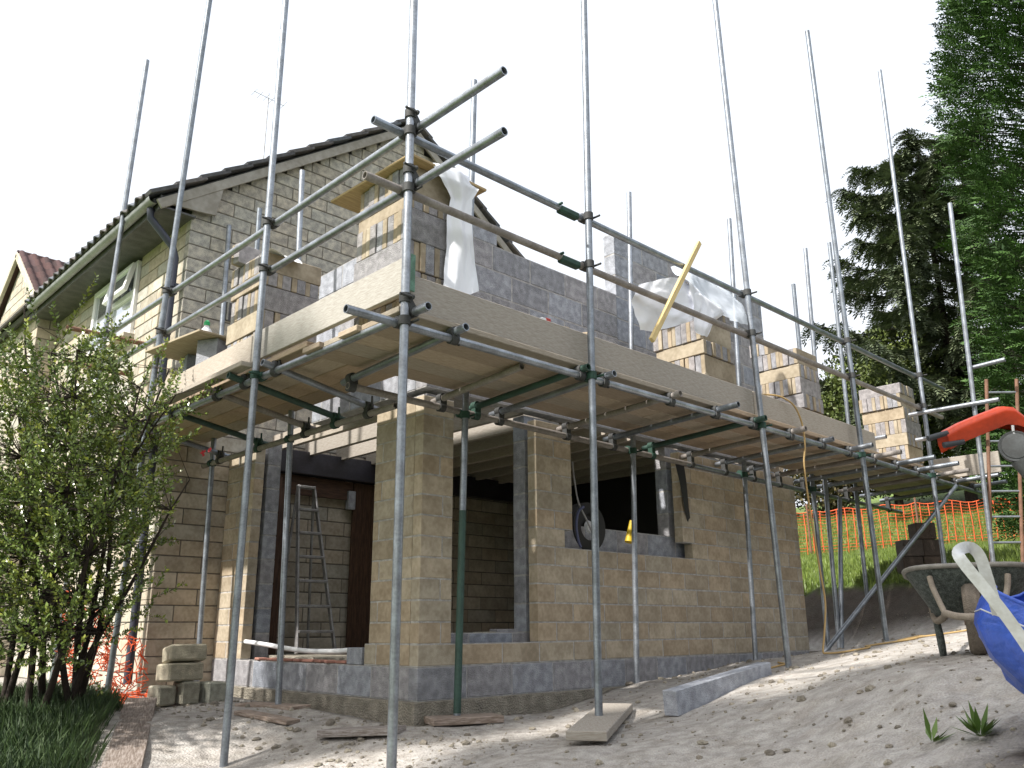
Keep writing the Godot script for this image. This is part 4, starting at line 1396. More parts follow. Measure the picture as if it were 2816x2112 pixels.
# ---------------------------------------------------------------- wheelbarrow, bag, machine, ladder
func build_tools() -> void:
	var eye := Vector3(-3.8, 0, 4.92)
	var W := Vector3(1.36, 0.10, 3.17)
	W.y = ground_h(W.x, W.z) - 0.01
	var F := Vector3(eye.x - W.x, 0, eye.z - W.z).normalized()
	var Rr := Vector3.UP.cross(F).normalized()
	var at := func(r: float, y: float, f: float) -> Vector3:
		return W + Rr * r + Vector3.UP * y + F * f
	var w := thing("wheelbarrow", "dirty green wheelbarrow facing the camera with its wheel in front", "wheelbarrow", W)
	# tray: rounded rim tapering to a small floor
	var rings := []
	for lev in 5:
		var t := lev / 4.0
		var y := lerpf(0.445, 0.21, t)
		var hw := lerpf(0.335, 0.2, t)
		var f0 := lerpf(0.10, -0.17, t)
		var f1 := lerpf(-0.80, -0.52, t)
		var ring := []
		for i in 28:
			var a := TAU * i / 28.0
			var cx := signf(cos(a)) * pow(absf(cos(a)), 0.55)
			var cz := signf(sin(a)) * pow(absf(sin(a)), 0.55)
			ring.append(at.call(cx * hw, y + (0.03 * maxf(0.0, cz) if lev == 0 else 0.0), lerpf(f1, f0, cz * 0.5 + 0.5)))
		rings.append(ring)
	var tray := MB.new()
	tray.sheet(rings, true)
	for i in 28:
		tray.tri(rings[4][i], rings[4][(i + 1) % 28], at.call(0, 0.21, -0.34))
	put("tray", tray, M.barrow_green, w)
	var rim := MB.new()
	var rp: Array = rings[0].duplicate()
	rp.append(rp[0])
	rim.sweep(rp, 0.014, 8)
	put("rim", rim, M.barrow_rim, w)
	# wheel
	var wheel := Node3D.new()
	wheel.name = "wheel"
	w.add_child(wheel)
	var bas := Basis(F, Rr, F.cross(Rr))
	var wc: Vector3 = at.call(0, 0.19, 0.02)
	var ty := MB.new()
	ty.lathe(T(wc, bas), [Vector2(0.10, -0.035), Vector2(0.14, -0.045), Vector2(0.172, -0.042), Vector2(0.188, -0.025), Vector2(0.193, 0.0), Vector2(0.188, 0.025), Vector2(0.172, 0.042), Vector2(0.14, 0.045), Vector2(0.10, 0.035)], 32)
	put("tyre", ty, M.tyre, wheel)
	var rm := MB.new()
	rm.lathe(T(wc, bas), [Vector2(0, -0.05), Vector2(0.03, -0.05), Vector2(0.035, -0.02), Vector2(0.11, -0.02), Vector2(0.11, 0.02), Vector2(0.035, 0.02), Vector2(0.03, 0.05), Vector2(0, 0.05)], 24)
	put("hub", rm, M.steel_rust, wheel)
	# bent frame tube round the wheel and back to the handles
	var fr := MB.new()
	fr.sweep(_smooth([at.call(-0.24, 0.50, -1.30), at.call(-0.23, 0.30, -0.75), at.call(-0.20, 0.19, -0.25), at.call(-0.15, 0.2, 0.0), at.call(-0.13, 0.22, 0.2), at.call(-0.08, 0.205, 0.27), at.call(0.0, 0.20, 0.285), at.call(0.08, 0.205, 0.27), at.call(0.13, 0.22, 0.2), at.call(0.15, 0.2, 0.0), at.call(0.20, 0.19, -0.25), at.call(0.23, 0.30, -0.75), at.call(0.24, 0.50, -1.30)]), 0.019, 10)
	put("frame", fr, M.dusty_tube, w)
	for sx in [-1, 1]:
		var st := MB.new()
		st.sweep(_smooth([at.call(sx * 0.19, 0.42, 0.06), at.call(sx * 0.18, 0.36, 0.09), at.call(sx * 0.155, 0.28, 0.14), at.call(sx * 0.135, 0.22, 0.19)]), 0.016, 8)
		put("stay", st, M.dusty_tube, w)
		var lg := MB.new()
		lg.sweep(_smooth([at.call(sx * 0.21, 0.26, -0.4), at.call(sx * 0.19, 0.1, -0.42), at.call(sx * 0.19, 0.0, -0.48), at.call(sx * 0.20, 0.0, -0.6), at.call(sx * 0.22, 0.28, -0.72)]), 0.018, 8)
		put("leg", lg, M.barrow_green, w)
		var gr := MB.new()
		gr.bar(at.call(sx * 0.24, 0.50, -1.30), at.call(sx * 0.24, 0.51, -1.42), 0.024, 0.022, 10)
		put("grip", gr, M.black, w)
	# blue bulk bag slumped at the right edge
	var bc := Vector3(-0.50, 0.0, 4.21)
	var Bf := Vector3(-0.96, 0, 0.28)
	var Br := Vector3.UP.cross(Bf).normalized()
	var bag := thing("bulk_bag", "blue woven bulk bag with white lifting straps slumped on the earth heap", "bag", Vector3(bc.x, ground_h(bc.x, bc.z), bc.z))
	var gy := ground_h(bc.x, bc.z)
	var fn := noise(61, 2.2, 3)
	var g := []
	for lev in 15:
		var t := lev / 14.0
		var ring := []
		for i in 48:
			var a := TAU * i / 48.0
			var cx := signf(cos(a)) * pow(absf(cos(a)), 0.5)
			var cz := signf(sin(a)) * pow(absf(sin(a)), 0.5)
			var hw := 0.34 * (1.0 - 0.42 * t * t) + 0.03 * sin(t * 5.0)
			var top := 0.50 - 0.15 * maxf(0.0, cz) * maxf(0.0, cx * 0.4 + 0.6) + 0.03 * sin(a * 3.0)
			var y := lerpf(top, 0.0, t)
			var p := bc + Br * (cx * hw) + Bf * (cz * hw)
			p.y = gy - 0.03 + y
			var d := fn.get_noise_3d(p.x * 2.0, p.y * 1.2, p.z * 2.0) * 0.06
			p += (Br * cx + Bf * cz) * d
			ring.append(p)
		g.append(ring)
	var bm := MB.new()
	bm.sheet(g, true)
	put("body", bm, M.blue_bag, bag)
	var hem := MB.new()
	var hr: Array = g[0].duplicate()
	hr.append(hr[0])
	hem.sweep(hr, 0.006, 6)
	put("hem", hem, M.blue_bag, bag)
	var st2 := MB.new()
	var sr: Array = g[2].duplicate()
	sr.append(sr[0])
	st2.sweep(sr, 0.0025, 5)
	put("stitching", st2, M.strap, bag)
	_strap(bag, [Vector3(-1.084, 0.172, 4.133), Vector3(-1.137, 0.263, 4.104), Vector3(-1.182, 0.350, 4.067), Vector3(-1.203, 0.405, 4.039), Vector3(-1.206, 0.441, 4.022), Vector3(-1.180, 0.459, 4.025), Vector3(-1.139, 0.463, 4.037), Vector3(-1.106, 0.440, 4.045), Vector3(-1.083, 0.389, 4.047), Vector3(-1.047, 0.329, 4.044), Vector3(-0.981, 0.280, 4.030)], Vector3(3.0, 0.1, -0.95))
	# orange machine behind the barrow at the edge of the view
	var mc := thing("site_machine", "orange site machine with dark hand grips and a round grey drum behind the wheelbarrow", "machine", Vector3(1.75, ground_h(1.75, 3.75), 3.75))
	var hood := MB.new()
	var path := [Vector3(1.20, 1.30, 3.22), Vector3(1.26, 1.345, 3.285), Vector3(1.34, 1.395, 3.385), Vector3(1.41, 1.435, 3.47), Vector3(1.45, 1.43, 3.51), Vector3(1.53, 1.35, 3.57), Vector3(1.62, 1.16, 3.64), Vector3(1.68, 0.98, 3.70)]
	var hg := []
	for i in path.size():
		var d: Vector3 = (path[mini(i + 1, path.size() - 1)] - path[maxi(i - 1, 0)]).normalized()
		var side := Vector3(0.67, 0, -0.69) * 0.11
		var dn := Vector3(0.35, -0.93, 0.0) * 0.105
		if i > 4:
			dn = Vector3(0.0, -0.35, -0.1) * 0.12
		hg.append([path[i] + dn * 1.0, path[i] + dn * 0.35 - side * 0.12, path[i], path[i] + side * 0.5 + Vector3(0, 0.012, 0), path[i] + side, path[i] + side + dn * 0.5 + side * 0.1, path[i] + side + dn])
	hood.sheet(hg)
	put("hood", hood, M.machine, mc)
	for q in [[Vector3(1.215, 1.295, 3.225), Vector3(1.135, 1.262, 3.145)], [Vector3(1.285, 1.245, 3.28), Vector3(1.20, 1.225, 3.20)]]:
		var gp := MB.new()
		gp.bar(q[0], q[1], 0.014, 0.017, 12)
		put("grip", gp, M.grip, mc)
	var dm := MB.new()
	var tw := (Vector3(-3.8, 0.9, 4.92) - Vector3(1.5, 1.22, 3.47)).normalized()
	var db := along(tw.cross(Vector3.UP), tw)
	dm.lathe(T(Vector3(1.505, 1.215, 3.475), db), [Vector2(0, 0.05), Vector2(0.068, 0.05), Vector2(0.072, 0.044), Vector2(0.084, 0.05), Vector2(0.088, 0.03), Vector2(0.085, -0.06), Vector2(0, -0.06)], 28)
	put("drum", dm, M.drum_grey, mc)
	var fu := MB.new()
	fu.bar(Vector3(1.525, 1.15, 3.50), Vector3(1.57, 0.95, 3.56), 0.075, 0.03, 16)
	put("funnel", fu, M.drum_grey, mc)
	var lev2 := MB.new()
	lev2.sweep(_smooth([Vector3(1.46, 1.33, 3.49), Vector3(1.462, 1.30, 3.488), Vector3(1.465, 1.275, 3.49)]), 0.008, 6)
	put("latch", lev2, M.strap, mc)
	var body := MB.new()
	body.cbox(T(Vector3(1.80, ground_h(1.8, 3.8) + 0.5, 3.80), Basis(Vector3.UP, 0.7)), Vector3(0.5, 0.45, 0.42), 0.05)
	put("engine_cover", body, M.machine, mc)
	for sx in [-1, 1]:
		for sz in [-1, 1]:
			var lg := MB.new()
			var q := Vector3(1.80 + sx * 0.2, 0, 3.80 + sz * 0.2)
			lg.bar(Vector3(q.x, ground_h(q.x, q.z) - 0.02, q.z), Vector3(q.x, ground_h(1.8, 3.8) + 0.3, q.z), 0.025, 0.025, 10)
			put("leg", lg, M.drum_grey, mc)
	# ladder at the far bay
	var ld := thing("ladder", "rusty red ladder with grey rungs leaning at the far end of the scaffold", "ladder", Vector3(7.1, 0.55, 1.85))
	var b0 := Vector3(6.52, 0.42, 1.62)
	var t0 := Vector3(6.56, 2.95, 1.92)
	var ac := Vector3(0.24, 0.0, 0.24)
	for k in 2:
		var mb := MB.new()
		mb.bar(b0 + ac * k, t0 + ac * k, 0.02, 0.02, 10)
		put("stile", mb, M.steel_rust, ld)
	for i in 9:
		var t := 0.06 + i * 0.11
		var mb := MB.new()
		mb.bar(b0.lerp(t0, t), b0.lerp(t0, t) + ac, 0.013, 0.013, 8)
		put("rung", mb, M.steel[4], ld)

func _strap(parent: Node3D, pts: Array, side: Vector3) -> void:
	var q := _smooth(pts)
	var g := []
	for i in q.size():
		var d: Vector3 = (q[mini(i + 1, q.size() - 1)] - q[maxi(i - 1, 0)]).normalized()
		var s := d.cross(side.normalized()).normalized() * 0.016
		var nn := s.cross(d).normalized() * 0.0015
		g.append([q[i] - s + nn, q[i] + s + nn, q[i] + s - nn, q[i] - s - nn])
	var m := MB.new()
	m.sheet(g, true)
	put("strap", m, M.strap, parent)

# ---------------------------------------------------------------- netting
func net_mb(pts: Array, h: float, vstep: float, lean := 0.0, sag := 0.0, seed_ := 1) -> MB:
	var m := MB.new()
	var r := RandomNumberGenerator.new()
	r.seed = seed_
	for i in pts.size() - 1:
		var a: Vector3 = pts[i]
		var b: Vector3 = pts[i + 1]
		var n := maxi(2, int((b - a).length() / vstep))
		var d := (b - a).normalized()
		var side := d.cross(Vector3.UP)
		var top := func(t: float) -> Vector3:
			var p := a.lerp(b, t)
			p.y = ground_h(p.x, p.z) + h - sag * sin(t * PI) + 0.03 * sin(t * 17.0 + i)
			return p + side * lean
		for k in n:
			var t := (k + 0.5) / n
			var p: Vector3 = top.call(t)
			var q := a.lerp(b, t + r.randf_range(-0.01, 0.01))
			q.y = ground_h(q.x, q.z) + 0.02
			var mid := (p + q) * 0.5 + side * r.randf_range(-0.03, 0.03)
			m.bar(p, mid, 0.011, 0.009, 4, false)
			m.bar(mid, q, 0.009, 0.012, 4, false)
		for lv in 16:
			var f := lv / 15.0
			var rr := 0.010 if lv == 15 or lv == 0 else 0.002 if lv < 11 and lv > 3 else 0.0045
			var last := Vector3.ZERO
			for k in n + 1:
				var t := float(k) / n
				var p: Vector3 = top.call(t)
				var q := a.lerp(b, t)
				q.y = ground_h(q.x, q.z) + 0.02
				var x: Vector3 = q.lerp(p, f)
				if k:
					m.bar(last, x, rr, rr, 4, false)
				last = x
	return m

func build_netting() -> void:
	var f := thing("barrier_fence", "orange plastic barrier netting on posts across the rear lawn", "fence", Vector3(12.7, 1.6, -1.4))
	var pts := [Vector3(9.0, 0, -4.4), Vector3(10.2, 0, -3.7), Vector3(11.4, 0, -2.9), Vector3(12.7, 0, -1.4), Vector3(14.2, 0, 0.1), Vector3(16.0, 0, 2.0), Vector3(18.0, 0, 4.2)]
	put("netting", net_mb(pts, 0.86, 0.15, 0.0, 0.04, 3), M.orange_net, f)
	for p in pts:
		var y := ground_h(p.x, p.z)
		var m := MB.new()
		m.bar(Vector3(p.x, y - 0.1, p.z), Vector3(p.x, y + 1.0, p.z), 0.02, 0.02, 8)
		put("post", m, M.steel_rust, f)
	# heap of netting by the house corner
	var hp := thing("netting_heap", "crumpled orange netting hung and heaped behind the bush by the house corner", "netting", Vector3(-0.95, -0.33, -3.0))
	var rows := []
	for i in 6:
		var row := []
		for j in 7:
			row.append(Vector3(-1.35 + j * 0.1, -0.32 + (5 - i) * 0.17 + 0.04 * sin(j * 2.0), -3.0 + 0.07 * sin(j * 1.9 + i) + 0.25 * (j - 3) * 0.1))
		rows.append(row)
	var m := MB.new()
	var r := RandomNumberGenerator.new()
	r.seed = 8
	for k in 420:
		var u := r.randf()
		var v := r.randf()
		var p := Vector3(-1.42 + u * 0.72, -0.33 + v * (0.95 - 0.5 * u), -3.05 + 0.12 * sin(u * 13.0 + v * 3.0))
		var d := Vector3(r.randf_range(-1, 1), r.randf_range(-1, 1), r.randf_range(-0.5, 0.5)).normalized() * 0.05
		m.bar(p - d, p + d, 0.004, 0.004, 4, false)
	for k in 260:
		var p := Vector3(r.randf_range(-1.5, -0.62), -0.30 + r.randf() * 0.09, r.randf_range(-2.75, -2.35))
		p.y = ground_h(p.x, p.z) + r.randf() * 0.07
		var d := Vector3(r.randf_range(-1, 1), r.randf_range(-0.2, 0.2), r.randf_range(-1, 1)).normalized() * 0.06
		m.bar(p - d, p + d, 0.004, 0.004, 4, false)
	put("strands", m, M.orange_net, hp)

# ---------------------------------------------------------------- plants
func leaf_quad(m: MB, p: Vector3, d: Vector3, w: Vector3, l: float, b: float) -> void:
	var q := p + d * l
	var c := p + d * (l * 0.45)
	m.tri(p, c + w * b, q)
	m.tri(p, q, c - w * b)

func rand_dir(r: RandomNumberGenerator) -> Vector3:
	var z := r.randf_range(-1, 1)
	var a := r.randf() * TAU
	var s := sqrt(1.0 - z * z)
	return Vector3(s * cos(a), z, s * sin(a))

func build_bush() -> void:
	var r := RandomNumberGenerator.new()
	r.seed = 77
	var t := thing("evergreen_bush", "tall glossy evergreen bush with yellowish tips at the left in front of the house", "bush", Vector3(-1.75, -0.3, -1.85))
	var bases := [Vector3(-1.50, -0.30, -2.02), Vector3(-1.62, -0.32, -1.95), Vector3(-1.85, -0.34, -1.9), Vector3(-2.05, -0.36, -2.1), Vector3(-1.72, -0.33, -2.15)]
	var nodes := []
	for i in 12:
		var b: Vector3 = bases[i % bases.size()] + Vector3(r.randf_range(-0.05, 0.05), -0.06, r.randf_range(-0.05, 0.05))
		var a := TAU * i / 12.0 + r.randf() * 0.3
		var reach := r.randf_range(0.25, 0.62)
		var top := Vector3(-1.83, 0, -1.62) + Vector3(cos(a) * reach, 0, sin(a) * reach * 1.15)
		top.y = r.randf_range(1.3, 2.15)
		if i == 3:
			top = Vector3(-1.36, 1.95, -1.25)
		if i == 7:
			top = Vector3(-2.33, 2.55, -1.78)
		if i == 11:
			top = Vector3(-1.25, 1.3, -1.12)
		var pl := []
		for k in 9:
			var f := k / 8.0
			var p := b.lerp(top, f)
			p += Vector3(sin(f * 5.0 + i), 0, cos(f * 4.0 + i * 2.0)) * 0.05 * sin(f * PI)
			p += (top - b) * Vector3(1, 0, 1) * (0.16 * sin(f * PI) * (-1.0 if i % 2 else 0.5))
			pl.append(p)
			if f > 0.3:
				nodes.append(p)
		var m := MB.new()
		for k in 8:
			m.bar(pl[k], pl[k + 1], lerpf(0.026, 0.005, k / 8.0), lerpf(0.026, 0.005, (k + 1) / 8.0), 7, false)
		put("stem", m, M.bark, t)
	var lm := MB.new()
	var tw := MB.new()
	for k in 1400:
		var p := Vector3.ZERO
		for tries in 20:
			var d := rand_dir(r)
			var rad := pow(r.randf(), 0.45)
			p = Vector3(-1.92, 0.98, -1.68) + Vector3(d.x * 0.74, d.y * 1.20, d.z * 0.78) * rad
			# the crown thins out low on the right
			var right := (p - Vector3(-1.85, 0, -1.62)).dot(Vector3(0.72, 0, 0.69))
			if p.y < 0.0 or (right > 0.28 and p.y < 0.75 and r.randf() < 0.7):
				continue
			break
		if k < 110:
			# long shoots above the crown
			p = Vector3(-1.85, 1.5, -1.62) + Vector3(r.randf_range(-0.6, 0.62), r.randf_range(0.2, 0.75), r.randf_range(-0.6, 0.6))
			if p.x > -1.6:
				p.y -= 0.25
		var best: Vector3 = nodes[0]
		for q in nodes:
			if q.y < p.y + 0.1 and q.distance_squared_to(p) < best.distance_squared_to(p):
				best = q
		tw.bar(best, p, 0.004, 0.002, 3, false)
		var out := (p - best).normalized()
		var grow := (out + Vector3.UP * 0.9 + rand_dir(r) * 0.5).normalized()
		var ln := r.randf_range(0.14, 0.34) * (1.6 if k < 110 else 1.0)
		tw.bar(p, p + grow * ln, 0.0025, 0.001, 3, false)
		var young := r.randf()
		var n := int(ln * 135.0)
		for i in n:
			var f := float(i) / n
			var o := p + grow * (ln * f) - (out * 0.0)
			var side := grow.cross(rand_dir(r)).normalized()
			var d := (side + grow * 0.6 + Vector3.UP * 0.15).normalized()
			var g := r.randf()
			var c := Color(0.09, 0.14, 0.04).lerp(Color(0.22, 0.29, 0.07), g)
			if f > 0.72 and young > 0.35:
				c = c.lerp(Color(0.36, 0.38, 0.05), 0.8 * r.randf())
			elif young > 0.88:
				c = c.lerp(Color(0.22, 0.24, 0.04), 0.5)
			lm.col = c
			leaf_quad(lm, o, d, d.cross(rand_dir(r)).normalized(), r.randf_range(0.018, 0.042), r.randf_range(0.006, 0.012))
	put("twigs", tw, M.bark, t)
	put("foliage", lm, M.leaf_gloss, t)
	var bl := MB.new()
	for p in [Vector3(-2.28, 2.02, -1.75), Vector3(-1.08, 1.55, -1.2), Vector3(-1.12, 1.53, -1.22)]:
		for k in 6:
			var d := rand_dir(r)
			leaf_quad(bl, p, d, d.cross(rand_dir(r)).normalized(), 0.03, 0.012)
	put("blossom", bl, mat(lin(0.55, 0.05, 0.06), 0.6), t)

func crown(parent: Node3D, mesh: Mesh, xf: Array, cols: Array, called := "crown") -> void:
	var src := mesh.surface_get_arrays(0)
	var sv: PackedVector3Array = src[Mesh.ARRAY_VERTEX]
	var sn: PackedVector3Array = src[Mesh.ARRAY_NORMAL]
	var sc: PackedColorArray = src[Mesh.ARRAY_COLOR]
	var mb := MB.new()
	for i in xf.size():
		var x: Transform3D = xf[i]
		mb.v.append_array(x * sv)
		mb.n.append_array(Transform3D(x.basis.orthonormalized(), Vector3.ZERO) * sn)
		var k: Color = cols[i]
		for c in sc:
			mb.c.append(Color(c.r * k.r, c.g * k.g, c.b * k.b))
	put(called, mb, mesh.surface_get_material(0), parent)

func clump_mesh(seed_: int, n: int, rad: float, l: float, b: float, m: Material) -> ArrayMesh:
	var r := RandomNumberGenerator.new()
	r.seed = seed_
	var mb := MB.new()
	for i in n:
		var p := rand_dir(r) * rad * pow(r.randf(), 0.5)
		var d := (p.normalized() + rand_dir(r)).normalized()
		mb.col = Color(1, 1, 1) * r.randf_range(0.75, 1.2)
		leaf_quad(mb, p, d, d.cross(rand_dir(r)).normalized(), l * r.randf_range(0.7, 1.2), b)
	return mb.mesh(m)

# feathery conifer spray along +x, drooping at the tip
func spray_mesh(seed_: int, l: float, w: float, n: int, droop: float, m: Material) -> ArrayMesh:
	var r := RandomNumberGenerator.new()
	r.seed = seed_
	var mb := MB.new()
	for i in n:
		var f := (i + 0.3) / n
		var p := Vector3(l * f, -droop * f * f, 0)
		for s in [-1, 1]:
			var d := Vector3(0.75, r.randf_range(-0.5, 0.35), s * 0.75).normalized()
			mb.col = Color(1, 1, 1) * r.randf_range(0.75, 1.2)
			leaf_quad(mb, p, d, d.cross(Vector3(0.2, 1, 0.1 * s)).normalized(), w * (1.05 - 0.6 * f) * r.randf_range(0.8, 1.2), w * 0.12)
	var q := Vector3(l * 0.9, -droop, 0)
	leaf_quad(mb, q, Vector3(0.9, -0.3, 0).normalized(), Vector3(0, 0, 1), w * 0.8, w * 0.14)
	return mb.mesh(m)

func leafy_tree(called: String, label: String, cat: String, base: Vector3, trunk_h: float, lobes: Array, n: int, clump: ArrayMesh, c0: Color, c1: Color, seed_: int, group := "") -> void:
	var r := RandomNumberGenerator.new()
	r.seed = seed_
	base.y = ground_h(base.x, base.z)
	var t := thing(called, label, cat, base, group)
	var tm := MB.new()
	tm.bar(base - Vector3(0, 0.15, 0), base + Vector3(0, trunk_h, 0), 0.04 + trunk_h * 0.035, 0.03 + trunk_h * 0.02, 10, false)
	put("trunk", tm, M.bark, t)
	var lb := MB.new()
	var xf := []
	var cols := []
	for L in lobes:
		var c: Vector3 = base + L[0]
		var rad: Vector3 = L[1]
		var root := base + Vector3(0, trunk_h * 0.9, 0)
		lb.bar(root, root.lerp(c, 0.6), 0.05, 0.03, 6, false)
		lb.bar(root.lerp(c, 0.6), c, 0.03, 0.015, 6, false)
		for k in int(n * L[2]):
			var d := rand_dir(r)
			var p: Vector3 = c + d * rad * pow(r.randf(), 0.38) * r.randf_range(0.8, 1.08)
			if k % 9 == 0:
				lb.bar(c, p, 0.012, 0.004, 4, false)
			var b := Basis(rand_dir(r), r.randf() * TAU).scaled(Vector3.ONE * r.randf_range(0.7, 1.35))
			xf.append(T(p, b))
			cols.append(c0.lerp(c1, r.randf()))
	put("limbs", lb, M.bark, t)
	crown(t, clump, xf, cols)

func conifer(called: String, label: String, base: Vector3, h: float, rad: float, n: int, spray: ArrayMesh, c0: Color, c1: Color, seed_: int, open := false) -> void:
	var r := RandomNumberGenerator.new()
	r.seed = seed_
	base.y = ground_h(base.x, base.z)
	var t := thing(called, label, "tree", base)
	var tm := MB.new()
	tm.bar(base - Vector3(0, 0.2, 0), base + Vector3(0, h, 0), 0.04 + h * 0.011, 0.02, 10, false)
	put("trunk", tm, M.bark, t)
	var xf := []
	var cols := []
	var lb := MB.new()
	var fn := noise(seed_, 0.8, 2)
	if open:
		# separate boughs with hanging twigs, sky between them
		var boughs := 80
		for k in boughs:
			var y := h * (0.18 + 0.81 * (k + r.randf()) / boughs)
			var a := k * 2.399 + r.randf() * 0.5
			var len_ := rad * pow(1.0 - y / (h * 1.12), 0.55) * r.randf_range(0.6, 1.2)
			var d := Vector3(cos(a), -0.02, sin(a))
			var p0 := base + Vector3(0, y, 0)
			var pl := []
			for i in 6:
				var f := i / 5.0
				pl.append(p0 + d * (len_ * f) + Vector3(0, -0.22 * len_ * sin(f * 2.4) + 0.12 * len_ * f * f * f, 0))
			for i in 5:
				lb.bar(pl[i], pl[i + 1], lerpf(0.03, 0.006, i / 5.0), lerpf(0.03, 0.006, (i + 1) / 5.0), 5, false)
			var m := int(n / float(boughs) * (0.4 + 0.9 * len_ / rad))
			for i in m:
				var f := pow(r.randf(), 0.7)
				var q := f * 4.99
				var p: Vector3 = pl[int(q)].lerp(pl[int(q) + 1], q - int(q))
				var sd := d.rotated(Vector3.UP, r.randf_range(-1.25, 1.25))
				sd.y = r.randf_range(-0.85, 0.12)
				xf.append(T(p, along(sd).scaled(Vector3.ONE * r.randf_range(0.6, 1.25))))
				cols.append(c0.lerp(c1, r.randf()))
	else:
		for k in n:
			var y := h * r.randf_range(0.01, 1.0)
			# the side that can be seen: towards the garden
			var a := 2.35 + r.randf_range(-2.1, 2.1)
			var prof := pow(clampf(1.0 - pow(y / h, 2.6), 0, 1), 0.6)
			var rr := rad * prof * (1.0 + 0.28 * fn.get_noise_3d(cos(a) * 2.0, y * 1.2, sin(a) * 2.0)) * (1.0 - 0.4 * pow(r.randf(), 2.2))
			var d := Vector3(cos(a), 0, sin(a))
			var p := base + Vector3(0, y, 0) + d * rr
			var sd := d.rotated(Vector3.UP, r.randf_range(-0.7, 0.7)) + Vector3(0, r.randf_range(-0.1, 1.0), 0)
			xf.append(T(p, along(sd) * Basis(Vector3.RIGHT, r.randf_range(-1.2, 1.2)) * Basis.from_scale(Vector3.ONE * r.randf_range(0.7, 1.4))))
			cols.append(c0.lerp(c1, r.randf()))
			if k % 12 == 0:
				lb.bar(base + Vector3(0, maxf(0.1, y - 0.3), 0), p, 0.02, 0.006, 4, false)
	put("limbs", lb, M.bark, t)
	crown(t, spray, xf, cols)

